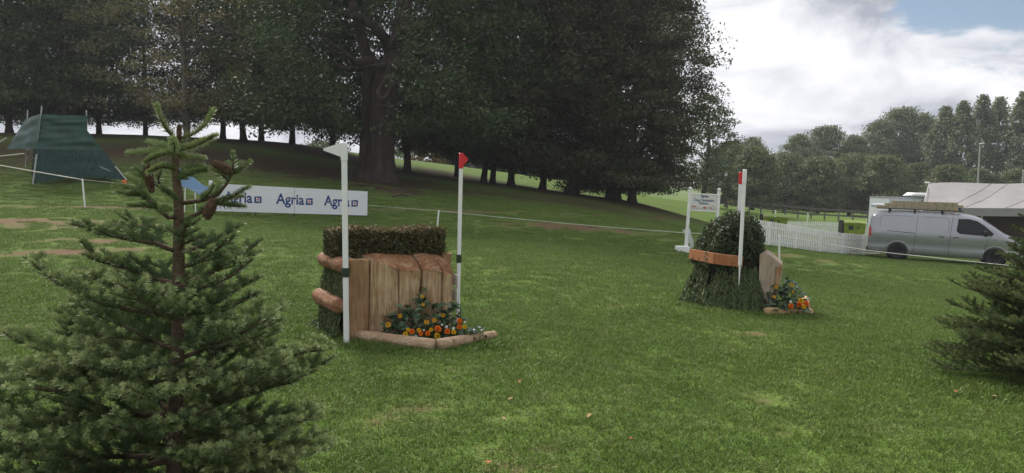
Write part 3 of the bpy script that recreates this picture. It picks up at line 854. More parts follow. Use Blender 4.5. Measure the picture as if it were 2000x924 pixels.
def fir_branch(rng, tree, base, az, elev, L_, curl, P):
    """one bough: bent axis with flat fans of side shoots, needles as its sub-part"""
    mb = MB(); mb.smooth = True; so = Soup()
    n = 9; pts = [np.array(base)]; e = elev
    d0 = np.array([math.cos(az), math.sin(az), 0.0])
    for k in range(n):
        e2 = elev + curl * (k / n) ** 1.6
        st = L_ / n
        pts.append(pts[-1] + (d0 * math.cos(e2) + np.array([0, 0, math.sin(e2)])) * st + rng.normal(0, .004, 3))
    pts = np.array(pts)
    mb.tube([Vector(p) for p in pts], [P['br'] * (1 - .8 * k / n) * (.6 + .6 * L_) + .0015 for k in range(n + 1)], 6)
    side = np.array([-math.sin(az), math.cos(az), 0.0])
    young = rng.uniform(-.10, .12)
    # needles on the outer part of the axis
    shoot(so, rng, pts[int(n * P['bare']):], P['nl'], P['dens'], P['t0'] + young)
    def interp(t):
        x = t * n; i = min(int(x), n - 1); return pts[i] + (pts[i + 1] - pts[i]) * (x - i), (pts[i + 1] - pts[i])
    ts = np.arange(P['bare'] * .8, .97, P['gap'] / L_)
    for j, t in enumerate(ts):
        for sg in (1, -1):
            if rng.uniform() < .08: continue
            p, ax = interp(min(.98, t + rng.uniform(-.02, .02))); ax = ax / np.linalg.norm(ax)
            l = L_ * (.16 + .40 * (1 - t)) * rng.uniform(.75, 1.15); l = min(max(l, .05), P['maxs'])
            d = ax * .72 + side * sg * .75 + np.array([0, 0, rng.uniform(-.05, .30)])
            d /= np.linalg.norm(d)
            q1 = p + d * l * .5; d2 = d + np.array([0, 0, rng.uniform(.05, .35)]) + ax * .15; d2 /= np.linalg.norm(d2)
            q2 = q1 + d2 * l * .5
            sp = np.array([p, q1, q2])
            mb.tube([Vector(x) for x in sp], [.0035, .0028, .0015], 4)
            tint = P['t0'] + young + rng.uniform(-.10, .10) + .22 * t
            shoot(so, rng, sp, P['nl'], P['dens'], tint, tipboost=P['tip'])
            if l > .10:
                for sg2 in (1, -1):
                    for tt in ((.42, .78) if l > .16 else (.55,)):
                        b0 = p + (q2 - p) * tt; l2 = l * rng.uniform(.32, .5) * (1.15 - tt * .5)
                        dd = d * .75 + np.cross(d, np.array([0, 0, 1.0])) * sg2 * .7 + np.array([0, 0, rng.uniform(0, .3)])
                        dd /= np.linalg.norm(dd)
                        shoot(so, rng, np.array([b0, b0 + dd * l2 * .5, b0 + (dd + np.array([0, 0, .12])) * l2]), P['nl'], P['dens'], tint + rng.uniform(-.05, .12), tipboost=P['tip'])
    b = mb.build('branch', m_firbark, tree, fix=False)
    so.build('needles', P['mat'], b, kind='stuff')
    return b

def build_left_fir():
    D0 = 2.72
    rng = np.random.default_rng(4)
    base = at(335, 700, D0); base = Vector((base.x, D0, hz(base.x, D0)))
    t = thing('fir_tree', 'large fir in the left foreground with brown cones near its open tip', 'fir tree', loc=base)
    def q(zx, zy, dy=0.0):      # detail picture of the tip, to a place
        return at(220 + zx / 3.697, 190 + zy / 3.697, D0 + dy)
    tp = [base + Vector((0, 0, -.05)), base + Vector((0, 0, .2)), q(478, 1500), q(480, 1150), q(478, 900), q(475, 700), q(452, 520), q(455, 400), q(470, 285)]
    mb = MB(); mb.smooth = True
    mb.tube(tp, [.034, .030, .024, .021, .0185, .016, .013, .011, .008], 10, wob=.06, rng=random.Random(2))
    mb.build('trunk', m_firbark, t)
    # the open top, shoot by shoot: (points in the detail picture with depth), woody thickness, tint
    tips = [([(450, 300, 0), (385, 235, -.03), (335, 140, -.05), (316, 62, -.05)], .62), ([(480, 300, 0), (600, 262, .02), (685, 185, .03), (728, 98, .04)], .60),
            ([(455, 385, 0), (345, 350, .06), (262, 325, .10)], .50), ([(470, 385, 0), (600, 352, -.04), (738, 282, -.08)], .58),
            ([(455, 400, 0), (442, 350, -.09), (438, 305, -.14)], .55), ([(450, 405, 0), (320, 392, .03), (118, 402, .08)], .46),
            ([(452, 400, 0), (340, 418, -.08), (245, 470, -.14)], .60), ([(460, 425, 0), (560, 438, .05), (652, 440, .10)], .48),
            ([(455, 520, 0), (365, 500, -.05), (272, 540, -.10)], .50), ([(478, 590, 0), (565, 550, -.05), (676, 528, -.10)], .50), ([(475, 575, 0), (560, 512, .03), (640, 492, .06)], .45)]
    for pts, tint in tips:
        P_ = [q(*p) for p in pts]
        # smooth the polyline
        sm = []
        for i in range(len(P_) - 1):
            for k in range(4):
                sm.append(P_[i].lerp(P_[i + 1], k / 4))
        sm.append(P_[-1])
        for _ in range(2): sm = [sm[0]] + [(sm[i - 1] + sm[i] * 2 + sm[i + 1]) / 4 for i in range(1, len(sm) - 1)] + [sm[-1]]
        mb = MB(); mb.smooth = True; mb.tube(sm, [.0055 * (1 - .6 * i / len(sm)) for i in range(len(sm))], 6)
        b = mb.build('branch', m_firbark, t, fix=False); so = Soup()
        shoot(so, rng, [tuple(p) for p in sm], .0235, 3400, tint + .12, wd=.0030, tipboost=.12)
        so.build('needles', m_needle, b, kind='stuff')
    # forked boughs of the upper part
    boughs = [([(490, 765, 0), (640, 745, -.03), (760, 705, -.05), (830, 615, -.05), (868, 548, -.05)],
               [[(868, 548, -.05), (872, 480, -.06), (866, 405, -.06)], [(872, 555, -.05), (930, 525, -.04), (992, 468, -.03)], [(868, 545, -.05), (905, 510, -.02), (930, 478, 0)], [(830, 600, -.05), (790, 555, -.08), (715, 525, -.10)], [(868, 548, -.05), (850, 510, -.03), (838, 480, -.02)],
                [(640, 745, -.03), (700, 690, -.07), (730, 640, -.09)], [(720, 720, -.04), (760, 665, 0), (770, 610, .03)]]),
              ([(480, 900, 0), (620, 840, -.06), (740, 760, -.09), (800, 740, -.1)],
               [[(740, 765, -.09), (880, 715, -.10), (982, 650, -.11)], [(760, 760, -.09), (860, 735, -.06), (930, 715, -.05)], [(740, 770, -.09), (850, 785, -.12), (945, 790, -.14)]]),
              ([(475, 860, 0), (400, 870, -.05), (320, 800, -.08), (240, 730, -.10)],
               [[(240, 730, -.1), (130, 660, -.12), (15, 630, -.13)], [(200, 710, -.1), (110, 705, -.14), (35, 688, -.16)], [(320, 800, -.08), (230, 790, -.13), (120, 785, -.16)], [(300, 780, -.08), (240, 730, -.04), (180, 690, -.02)], [(350, 830, -.08), (380, 810, -.15), (420, 815, -.2)], [(240, 730, -.1), (190, 620, -.06), (110, 565, -.04)]]),
              ([(470, 745, 0), (420, 700, .04), (340, 650, .08), (260, 600, .10)],
               [[(470, 745, 0), (410, 700, -.06), (345, 655, -.1)], [(260, 600, .1), (200, 570, .12), (105, 560, .14)], [(260, 600, .1), (215, 550, .1), (165, 512, .1)], [(340, 650, .08), (330, 590, .06), (350, 530, .05)], [(300, 630, .09), (240, 640, .06), (190, 660, .05)]])]
    for ax, sh in boughs:
        mb = MB(); mb.smooth = True; P_ = [q(*p) for p in ax]
        mb.tube(P_, [.009 - .0055 * i / len(P_) for i in range(len(P_))], 6)
        so = Soup()
        for s_ in sh:
            pts = [q(*p) for p in s_]; mb.tube(pts, [.004, .003, .0015], 5)
            mid = [pts[0], pts[0].lerp(pts[1], .5), pts[1], pts[1].lerp(pts[2], .5), pts[2]]
            shoot(so, rng, [tuple(p) for p in mid], .0205, 2600, .46 + rng.uniform(-.05, .1), tipboost=.22)
        shoot(so, rng, [tuple(p) for p in P_[1:]], .020, 1500, .28, tipboost=.1)
        b = mb.build('branch', m_firbark, t, fix=False); so.build('needles', m_needle, b, kind='stuff')
    # whorls of boughs below
    P = dict(br=.010, nl=.0225, dens=1500, bare=.25, gap=.080, maxs=.28, t0=.20, tip=.50, mat=m_needle)
    W = [(1.27, .30, 18, 5), (1.15, .37, 16, 5), (1.03, .43, 13, 6), (.91, .50, 9, 6), (.78, .56, 6, 7), (.65, .61, 3, 7), (.52, .64, 0, 8), (.39, .64, -3, 8), (.27, .61, -6, 7), (.17, .54, -8, 6)]
    for k, (z, L_, el, n) in enumerate(W):
        for i in range(n):
            az = 2 * PI * (i + .5 * (k % 2)) / n + rng.uniform(-.22, .22) + k * .37
            bz = base.z + z + rng.uniform(-.035, .035)
            tx = np.interp(bz, [tp[i_].z for i_ in range(len(tp))], [tp[i_].x for i_ in range(len(tp))])
            lf = 1.14 if math.cos(az) < -.3 else (.90 if math.cos(az) > .5 else 1.0)
            fir_branch(rng, t, (tx, D0, bz), az, R(el + rng.uniform(-7, 7)), L_ * lf * rng.uniform(.85, 1.12), R(18 + rng.uniform(-8, 14)), P)
    # cones
    rj = random.Random(8)
    def cone(a, b, r, label=None):
        mb = MB(); mb.smooth = False; a, b = q(*a), q(*b); ax = (b - a); L_ = ax.length; ax.normalize()
        prof = []
        nr = 27
        for i in range(nr + 1):
            u = i / nr; rr = r * (.72 + .5 * math.sin(PI * min(u * 1.05, 1)) ** .8) * (1 + (.06 if i % 2 else -.05))
            if i == 0: rr *= .5
            if i == nr: rr *= .45
            prof.append((rr, u * L_))
        mb.lathe(a, prof, 11, ax); mb.v = [v + Vector((rj.uniform(-1, 1), rj.uniform(-1, 1), rj.uniform(-1, 1))) * r * .10 for v in mb.v]
        mb.build('cone', m_cone, t)
    cone((285, 690, .02), (232, 440, .0), .0125)
    cone((862, 548, -.05), (722, 466, -.10), .0150)
    cone((672, 880, -.10), (735, 730, -.10), .0165)
    cone((478, 300, -.02), (481, 195, -.02), .0075)
    LONG.append(((base.x - .5, D0 - .2), (base.x + .5, D0 + .2)))
build_left_fir()

def build_right_fir():
    rng = np.random.default_rng(14)
    b = gnd(2052, 750); D0 = b.y
    t = thing('fir_tree', 'bushy dark fir at the right edge beside the front of the van', 'fir tree', loc=b)
    H = 1.62
    mb = MB(); mb.smooth = True
    mb.tube([b + Vector((0, 0, z)) for z in (-.05, .3, .8, 1.2, H)], [.040, .034, .024, .015, .005], 8)
    mb.build('trunk', m_firbark, t)
    P = dict(br=.012, nl=.022, dens=900, bare=.18, gap=.085, maxs=.26, t0=.24, tip=.34, mat=m_needle2)
    z = .12; k = 0
    while z < 1.5:
        u = z / H; L_ = .98 * (1 - u) ** .82 + .05; n = 10 if u < .5 else 8
        for i in range(n):
            az = 2 * PI * (i + .5 * (k % 2)) / n + rng.uniform(-.2, .2) + k * .5
            fir_branch(rng, t, (b.x, b.y, b.z + z + rng.uniform(-.03, .03)), az, R(-4 + 24 * u + rng.uniform(-6, 6)), L_ * rng.uniform(.82, 1.1), R(14), P)
        z += .105 + .02 * (1 - u); k += 1
    so = Soup(); mb = MB()
    for a in ([0, 0, 1], [.5, .1, .8], [-.5, .2, .8], [.1, -.5, .8]):
        p0 = np.array(b) + np.array([0, 0, H - .1]); d = np.array(a) / np.linalg.norm(a)
        mb.tube([Vector(p0), Vector(p0 + d * .2)], [.006, .002], 5); shoot(so, rng, [p0, p0 + d * .1, p0 + d * .2], .02, 1100, .4)
    br = mb.build('branch', m_firbark, t, fix=False); so.build('needles', m_needle2, br, kind='stuff')
    LONG.append(((b.x - .9, b.y - .3), (b.x + .5, b.y - .3)))
build_right_fir()

# ------------------------------------------------------------------ woods, foliage for the jumps
def woodmat(name, c1, c2, c3, bump=.35, ax=2):
    m, nt, bs = _base(name); N, L = nt.nodes.new, nt.links.new
    tc = N('ShaderNodeTexCoord'); mp = N('ShaderNodeMapping'); mp.inputs['Scale'].default_value = tuple(.9 if i == ax else 9 for i in range(3)); L(tc.outputs['Object'], mp.inputs[0])
    n1 = N('ShaderNodeTexNoise'); n1.inputs['Scale'].default_value = 3.2; n1.inputs['Detail'].default_value = 8; n1.inputs['Roughness'].default_value = .65; n1.inputs['Distortion'].default_value = .4
    L(mp.outputs[0], n1.inputs['Vector'])
    n2 = N('ShaderNodeTexNoise'); n2.inputs['Scale'].default_value = 7; n2.inputs['Detail'].default_value = 4; L(tc.outputs['Object'], n2.inputs['Vector'])
    cr = N('ShaderNodeValToRGB'); e = cr.color_ramp.elements
    e[0].position = .30; e[0].color = (*c1, 1); e[1].position = .66; e[1].color = (*c3, 1); k = e.new(.47); k.color = (*c2, 1)
    ad = N('ShaderNodeMath'); ad.operation = 'MULTIPLY_ADD'; ad.inputs[1].default_value = .62; L(n1.outputs[0], ad.inputs[0])
    a2 = N('ShaderNodeMath'); a2.operation = 'MULTIPLY'; a2.inputs[1].default_value = .38; L(n2.outputs[0], a2.inputs[0]); L(a2.outputs[0], ad.inputs[2])
    L(ad.outputs[0], cr.inputs[0])
    # fine grain, rusty stains and pale worn streaks
    mp3 = N('ShaderNodeMapping'); mp3.inputs['Scale'].default_value = tuple(1.2 if i == ax else 46 for i in range(3)); L(tc.outputs['Object'], mp3.inputs[0])
    n3 = N('ShaderNodeTexNoise'); n3.inputs['Scale'].default_value = 2.2; n3.inputs['Detail'].default_value = 5; n3.inputs['Distortion'].default_value = .3; L(mp3.outputs[0], n3.inputs['Vector'])
    g3 = N('ShaderNodeMapRange'); g3.inputs[1].default_value = .3; g3.inputs[2].default_value = .7; g3.inputs[3].default_value = .62; g3.inputs[4].default_value = 1.25; L(n3.outputs[0], g3.inputs[0])
    sg = N('ShaderNodeVectorMath'); sg.operation = 'SCALE'; L(cr.outputs[0], sg.inputs[0]); L(g3.outputs[0], sg.inputs['Scale'])
    mp4 = N('ShaderNodeMapping'); mp4.inputs['Scale'].default_value = tuple(.8 if i == ax else 3.2 for i in range(3)); mp4.inputs['Location'].default_value = (3.3, 1.7, .4); L(tc.outputs['Object'], mp4.inputs[0])
    n4 = N('ShaderNodeTexNoise'); n4.inputs['Scale'].default_value = 3.0; n4.inputs['Detail'].default_value = 7; n4.inputs['Roughness'].default_value = .7; L(mp4.outputs[0], n4.inputs['Vector'])
    r4 = N('ShaderNodeMapRange'); r4.inputs[1].default_value = .52; r4.inputs[2].default_value = .66; r4.inputs[4].default_value = .5; L(n4.outputs[0], r4.inputs[0])
    st = N('ShaderNodeMix'); st.data_type = 'RGBA'; L(r4.outputs[0], st.inputs[0]); L(sg.outputs[0], st.inputs[6]); st.inputs[7].default_value = (c2[0] * .85, c2[1] * .62, c2[2] * .45, 1)
    # knots
    vo = N('ShaderNodeTexVoronoi'); vo.inputs['Scale'].default_value = 5.5; mp2 = N('ShaderNodeMapping'); mp2.inputs['Scale'].default_value = (1, 1, .7)
    L(tc.outputs['Object'], mp2.inputs[0]); L(mp2.outputs[0], vo.inputs['Vector'])
    mr = N('ShaderNodeMapRange'); mr.inputs[1].default_value = .05; mr.inputs[2].default_value = .14; mr.inputs[3].default_value = .55; mr.inputs[4].default_value = 0
    L(vo.outputs['Distance'], mr.inputs[0])
    mx = N('ShaderNodeMix'); mx.data_type = 'RGBA'; L(mr.outputs[0], mx.inputs[0]); L(st.outputs[2], mx.inputs[6]); mx.inputs[7].default_value = (c1[0] * .45, c1[1] * .4, c1[2] * .35, 1)
    L(mx.outputs[2], bs.inputs['Base Color']); bs.inputs['Roughness'].default_value = .75; bs.inputs['Specular IOR Level'].default_value = .2
    b = N('ShaderNodeBump'); b.inputs['Strength'].default_value = bump; b.inputs['Distance'].default_value = .01; L(n1.outputs[0], b.inputs['Height']); L(b.outputs[0], bs.inputs['Normal'])
    return m
def cutmat(name, c1, c2, c3, bump=.2):
    m = woodmat(name, c1, c2, c3, bump); nt = m.node_tree; N, L = nt.nodes.new, nt.links.new; bs = nt.nodes['Principled BSDF']
    old = bs.inputs['Base Color'].links[0].from_socket
    tc = N('ShaderNodeTexCoord'); mp = N('ShaderNodeMapping'); mp.inputs['Scale'].default_value = (5, 14, 6); mp.inputs['Rotation'].default_value = (0, 0, .5); L(tc.outputs['Object'], mp.inputs[0])
    n = N('ShaderNodeTexNoise'); n.inputs['Scale'].default_value = 1.1; n.inputs['Detail'].default_value = 5; n.inputs['Distortion'].default_value = .8; L(mp.outputs[0], n.inputs['Vector'])
    r = N('ShaderNodeMapRange'); r.inputs[1].default_value = .57; r.inputs[2].default_value = .80; L(n.outputs[0], r.inputs[0])
    mx = N('ShaderNodeMix'); mx.data_type = 'RGBA'; L(r.outputs[0], mx.inputs[0]); L(old, mx.inputs[6]); mx.inputs[7].default_value = (.46, .33, .19, 1); L(mx.outputs[2], bs.inputs['Base Color'])
    return m
m_log = woodmat('peeled_log', (.215, .120, .060), (.41, .275, .155), (.57, .43, .285))
m_post = woodmat('post_wood', (.175, .094, .042), (.30, .175, .088), (.42, .275, .155))
m_cut = cutmat('cut_heartwood', (.135, .058, .028), (.235, .108, .052), (.42, .265, .145), .2)
m_sap = woodmat('pale_sapwood', (.36, .25, .15), (.46, .34, .21), (.56, .44, .30), .2)
m_rail = woodmat('peeled_rail', (.125, .050, .026), (.225, .105, .056), (.40, .245, .155), .4, 1)
m_sill = woodmat('sill_log', (.26, .165, .095), (.42, .295, .185), (.56, .42, .29), .4, 0)
m_sill2 = woodmat('sill_log_golden', (.36, .23, .10), (.49, .33, .16), (.58, .42, .23), .4, 0)
m_plank = woodmat('red_brown_plank', (.26, .100, .042), (.36, .150, .066), (.46, .22, .11), .3, 0)
m_greylog = woodmat('pale_weathered_log', (.26, .20, .14), (.40, .32, .24), (.50, .42, .33))
m_brush = leafmat('brush_leaves', (.045, .052, .022), (.098, .096, .040), (.32, .215, .105), trans=.15)
m_brush2 = leafmat('brush_leaves_green', (.028, .046, .018), (.056, .080, .032), (.130, .150, .080), trans=.15, spec=.4)
m_spruce = leafmat('spruce_sprays', (.058, .088, .034), (.105, .145, .058), (.20, .235, .105), trans=.1)
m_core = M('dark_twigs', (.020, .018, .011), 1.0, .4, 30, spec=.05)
m_laurel = leafmat('laurel_leaf', (.026, .058, .022), (.045, .088, .036), (.095, .150, .080), rough=.35, trans=.1, spec=.5)
m_orange = M('orange_petals', (.80, .20, .012), .6, .25, 60, spec=.2)
m_yellow = M('yellow_petals', (.78, .50, .015), .6, .2, 60, spec=.2)
m_amber = M('amber_petals', (.62, .34, .03), .6, .25, 60, spec=.2)
m_wpetal = M('white_petals', (.70, .70, .64), .6, .1, 60, spec=.2)
m_stem = M('green_stem', (.05, .09, .03), .7, .2)
m_bark_in = M('dark_knot_wood', (.05, .030, .018), .95, .3, 20)  # dark brown for the knots on the edging logs

def sprays(soup, rng, roots, dirs, L_, nb, wd, bl, tint):
    """drooping conifer sprays: a spine with short barbs on both sides"""
    n = len(roots)
    for i in range(n):
        d = np.array(dirs[i]); d = d / np.linalg.norm(d); l = L_ * rng.uniform(.7, 1.2)
        s = rng.uniform(0, 1, nb); sag = np.array([0, 0, -1.0])
        P = np.array(roots[i]) + d * (s * l)[:, None] + sag * (s ** 2 * l * .35)[:, None]
        A = d + sag * (2 * s * .35)[:, None]; A /= np.linalg.norm(A, axis=1, keepdims=True)
        sd_ = np.cross(A, rng.normal(0, .35, 3) + np.array([dirs[i][0], dirs[i][1], .6])); sd_ /= (np.linalg.norm(sd_, axis=1, keepdims=True) + 1e-6)
        D = A * .8 + sd_ * np.where(rng.uniform(size=nb) < .5, 1, -1)[:, None] * .5 + rng.normal(0, .15, (nb, 3))
        soup.leaves(P + D * bl * .4, D, rand_dirs(rng, nb) + np.array([0, 0, .4]), bl * rng.uniform(.7, 1.2, nb), wd, np.clip(tint[i] + rng.normal(0, .08, nb) + .2 * s, 0, 1))

LEAF = None
def leaf_mesh():
    """one laurel leaf, folded along its midrib and bent"""
    vs, fs = [], []
    n = 5
    for i in range(n + 1):
        u = i / n; w = .24 * math.sin(PI * min(.97, u * .93 + .05)) ** .8; z = .10 * math.sin(u * 2.6) - .12 * u * u
        vs += [(u, -w, z + w * .35), (u, 0, z), (u, w, z + w * .35)]
    for i in range(n):
        a = i * 3
        fs += [(a, a + 1, a + 4, a + 3), (a + 1, a + 2, a + 5, a + 4)]
    out = []
    for k, t in enumerate((.15, .4, .65, .95)):
        me = bpy.data.meshes.new('leaf'); me.from_pydata(vs, [], fs); me.materials.append(m_laurel)
        me.polygons.foreach_set('use_smooth', [True] * len(fs))
        a = me.attributes.new('tint', 'FLOAT', 'POINT'); a.data.foreach_set('value', [t + (.12 if i % 3 == 1 else 0) for i in range(len(vs))])
        out.append(me)
    return out
def put_leaf(tree, mesh, base, d, nrm, l):
    d = Vector(d).normalized(); s = Vector(nrm).cross(d).normalized(); u = d.cross(s)
    m3 = Matrix((d, s, u)).transposed() * l
    o = bpy.data.objects.new('leaf', mesh); COL.objects.link(o); o.parent = tree
    o.matrix_local = WM[tree.name].inverted() @ (Matrix.Translation(base) @ m3.to_4x4())
    WM[o.name] = WM[tree.name]
    return o

def flower_head(name, mat, r, layers, seed):
    rng = random.Random(seed); mb = MB()
    for j in range(layers):
        el = R(8 + 76 * j / max(1, layers - 1)); n = max(5, int(15 * math.cos(el * .8)))
        for k in range(n):
            a = 2 * PI * (k + .5 * (j % 2)) / n + rng.uniform(-.1, .1)
            e = el + rng.uniform(-.12, .12)
            d = Vector((math.cos(a) * math.cos(e), math.sin(a) * math.cos(e), math.sin(e))); s = Vector((-math.sin(a), math.cos(a), 0))
            u = d.cross(s); l = r * rng.uniform(.85, 1.1); w = r * .30
            mb.add([d * l * .25 - s * w * .3, d * l * .25 + s * w * .3, d * l + s * w * .8 - u * r * .05, d * l * 1.06, d * l - s * w * .8 - u * r * .05], [(0, 1, 2, 3, 4)])
    me = bpy.data.meshes.new(name); me.from_pydata([tuple(v) for v in mb.v], [], mb.f); me.materials.append(mat); me.update()
    return me
HEADS = {}
def put_flower(name, kind, p, r, label, face, group, stem_to):
    mats = dict(orange=m_orange, yellow=m_yellow, amber=m_amber, white=m_wpetal)
    if kind not in HEADS: HEADS[kind] = flower_head('flower_head', mats[kind], 1.0, 5 if kind in ('orange', 'yellow') else (3 if kind == 'amber' else 2), len(HEADS))
    t = thing(name, label, 'flower', loc=p + Vector((0, 0, -.02)), group=group)
    f = Vector(face).normalized()
    o = bpy.data.objects.new('flower_head', HEADS[kind]); COL.objects.link(o); o.parent = t
    o.matrix_local = Matrix.Translation((0, 0, .02)) @ f.to_track_quat('Z', 'Y').to_matrix().to_4x4() @ Matrix.Scale(r * .88, 4)
    WM[o.name] = WM[t.name]
    mb = MB(); mb.tube([p, p.lerp(stem_to, .5) + Vector((0, 0, .01)), stem_to], .0025, 5); mb.build('stem', m_stem, t)
    return t

# ------------------------------------------------------------------ flag poles
def flag_pole(label, top, bot, r, mat_flag, flagdir, tri, sleeve, square=True, tipped=0, straps=()):
    """a tapering white pole, a moulded top sleeve and a triangular flag"""
    t = thing('flag_pole', label, 'flag pole', loc=bot)
    ax = (top - bot).normalized(); L_ = (top - bot).length
    q = ax.to_track_quat('Z', 'Y').to_matrix()
    fd = Vector(flagdir); fd = (fd - ax * fd.dot(ax)).normalized(); sd_ = ax.cross(fd)
    m3 = Matrix((fd, sd_, ax)).transposed()
    mb = MB()
    lo = bot + ax * tipped
    mid = (lo + top - ax * sleeve * .9) / 2; ll = (top - ax * sleeve * .9 - lo).length
    mb.box(mid, (r * 2, r * 2, ll), mat=m3, ch=r * .45)
    if tipped:
        a = [lo + m3 @ Vector((x * r * .62, y * r * .62, .01)) for x, y in ((-1, -1), (1, -1), (1, 1), (-1, 1))]
        b = [bot + m3 @ Vector((x * r * .12, y * r * .12, 0)) for x, y in ((-1, -1), (1, -1), (1, 1), (-1, 1))]
        c = [p.lerp(w, .75) for p, w in zip(b, a)]
        mb.loft(a, c); mb.loft(c, b)
    mb.build('pole', m_white, t)
    sl = MB(); sl.box(top - ax * sleeve / 2, (r * 2.3, r * 2.3, sleeve), mat=m3, ch=r * .35)
    f = [top - ax * .004 + fd * r, top - ax * (tri[1] * .42) + fd * (r + tri[0]) , top - ax * (tri[1] * .56) + fd * (r + tri[0]), top - ax * tri[1] + fd * r]
    sl.prism([p - sd_ * .005 for p in f], sd_ * .010)
    sl.build('flag', mat_flag, t)
    for s in straps:
        st = MB(); st.box(bot + ax * s, (r * 2.5, r * 2.5, .085), mat=m3); st.build('strap', m_strap, t)
    return t

# ------------------------------------------------------------------ the nearer jump
JL = gnd(683, 666); JR = gnd(892, 649); JL.z = JR.z = hz(JL.x, JL.y)
J_t = (JR - JL); J_w = J_t.length; J_t.normalize(); J_b = Vector((-J_t.y, J_t.x, 0))
def J(x, y, z): return JL + J_t * x + J_b * y + Vector((0, 0, z))

def build_jump():
    rng = np.random.default_rng(6); pr = random.Random(6)
    t = thing('log_jump', 'wooden cross-country jump with a clipped brush hedge on top, nearer of the two', 'jump', loc=JL, rotz=math.atan2(J_t.y, J_t.x))
    # front corner post and rear corner post
    def post(x0, x1, y0, y1, h, nm='post', seed=0):
        p2 = random.Random(seed); mb = MB(); mb.smooth = True
        n = 20; rings = []
        for z in np.linspace(-.05, h, 12):
            row = []
            for k in range(n):
                a = 2 * PI * k / n; ca, sa = math.cos(a), math.sin(a); m_ = (abs(ca) ** 6 + abs(sa) ** 6) ** (1 / 6)
                x = (x0 + x1) / 2 + (x1 - x0) / 2 * ca / m_ * (1 + .02 * math.sin(z * 7 + seed)); y = (y0 + y1) / 2 + (y1 - y0) / 2 * sa / m_
                row.append(J(x, y, z + (.008 * math.sin(3 * a + seed) if z >= h - .001 else 0)))
            rings.append(row)
        for a, b in zip(rings[:-1], rings[1:]): mb.loft(a, b, False)
        mb.smooth = False; mb.add(rings[-1], [tuple(range(n))])
        mb.build(nm, m_post, t)
    post(0.0, .195, -.01, .17, .775, seed=1)
    post(J_w - .07, J_w + .03, .22, .34, .79, seed=2)
    # the two great half logs: rounded front, carved sloping top
    def log(x0, x1, seed, hfront, hback, cracks, rr):
        mb = MB(); nu = 25; depth = .30
        def yf(u):
            x = x0 + (x1 - x0) * u
            y = -.035 * math.sin(PI * min(1, max(0, u))) ** .5 + .012 * math.sin(9 * u + seed)
            if u > 1 - rr: y += .16 * ((u - (1 - rr)) / rr) ** 2.2
            for c, wd_, dp in cracks: y += dp * math.exp(-((u - c) / wd_) ** 2)
            return x, y
        us = sorted(set([i / (nu - 1) for i in range(nu)] + [c + d for c, w_, _ in cracks for d in (-w_, -w_ / 2, 0, w_ / 2, w_)]))
        us = [u for u in us if 0 <= u <= 1]
        rows = []
        zs = np.linspace(-.05, 1, 14)
        for zf in zs:
            row = []
            for u in us:
                x, y = yf(u); h = hfront(u); z = zf * h if zf > 0 else zf
                bul = .010 * math.sin(z * 6 + u * 5 + seed) + .006 * math.sin(z * 17 + u * 21)
                row.append(J(x, y + bul + .012 * (1 - zf), z))
            rows.append(row)
        mb.mi = 0; mb.smooth = True; mb.grid(rows)
        # carved top: from the front lip up and back
        top = []; m_ = 8
        for k in range(m_ + 1):
            v = k / m_; row = []
            for u in us:
                x, y = yf(u); h0 = hfront(u); h1 = hback(u)
                yy = y + (depth + .02 - y) * v
                z = h0 + (h1 - h0) * (1 - (1 - v) ** 1.7) + .008 * math.sin(u * 14 + v * 5) * v * (1 - v) * 4
                row.append(J(x, yy, z))
            top.append(row)
        nu_ = len(us)
        mb.mi = 1; mb.grid(top)
        mb.mi = 0; mb.smooth = False
        # back and sides
        back = [[J(yf(u)[0], depth + .02, hback(u)) for u in us], [J(yf(u)[0], depth + .02, -.05) for u in us]]
        mb.grid(back)
        for e in (0, -1):
            col = [r[e] for r in rows] + [r[e] for r in top] + [back[1][e]]
            mb.add(col, [tuple(range(len(col)))])
        mb.build('log', [m_log, m_cut, m_sap], t, fix=True)
    split = .20 + (J_w - .20) * .575
    log(.20, split - .004, 1.0, lambda u: .775 - .135 * min(1, u * 1.1) ** .7 + .016 * math.sin(u * 8), lambda u: .80 + .008 * math.sin(u * 5), ((.52, .012, .030), (.12, .03, .012), (.78, .02, .010)), .02)
    log(split + .004, J_w, 2.3, lambda u: .640 - .030 * u + .020 * math.sin(u * 6), lambda u: .80 - .02 * u - .055 * max(0, (u - .55) / .45) ** 2, ((.55, .020, .045), (.08, .03, .016)), .30)
    # side rails with rounded ends
    for nm, z, r, x in (('rail', .715, .072, -.055), ('rail', .335, .078, -.10)):
        mb = MB(); mb.smooth = True
        pts = [J(x + .01 * math.sin(k), .06 + .66 * k / 6, z + .006 * math.sin(k * 2.2)) for k in range(7)]
        mb.tube(pts, [r * (1 + .03 * math.sin(k * 1.9)) for k in range(7)], 16, roundcap=True); mb.build(nm, m_rail, t)
    # the same on the hidden right side
    for z in (.70, .33):
        mb = MB(); mb.smooth = True
        mb.tube([J(J_w - .02, .35 + .4 * k / 4, z) for k in range(5)], .07, 12, roundcap=True); mb.build('rail', m_rail, t)
    # dark body that carries the greenery
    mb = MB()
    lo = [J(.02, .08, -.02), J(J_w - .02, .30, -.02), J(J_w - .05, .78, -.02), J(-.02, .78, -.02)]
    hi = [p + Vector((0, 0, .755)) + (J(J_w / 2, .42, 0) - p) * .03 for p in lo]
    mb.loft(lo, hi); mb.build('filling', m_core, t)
    # conifer sprays down the left side and the back
    so = Soup(); n = 300
    y = rng.uniform(.08, .78, n); z = rng.uniform(.10, .74, n)
    x = -.01 - .10 * (1 - z / .8) * rng.uniform(.3, 1, n)
    roots = [J(a, b, c) for a, b, c in zip(x, y, z)]
    dirs = [(-J_t) * .45 + Vector((0, 0, -1)) + J_b * rng.uniform(-.35, .35) for _ in range(n)]
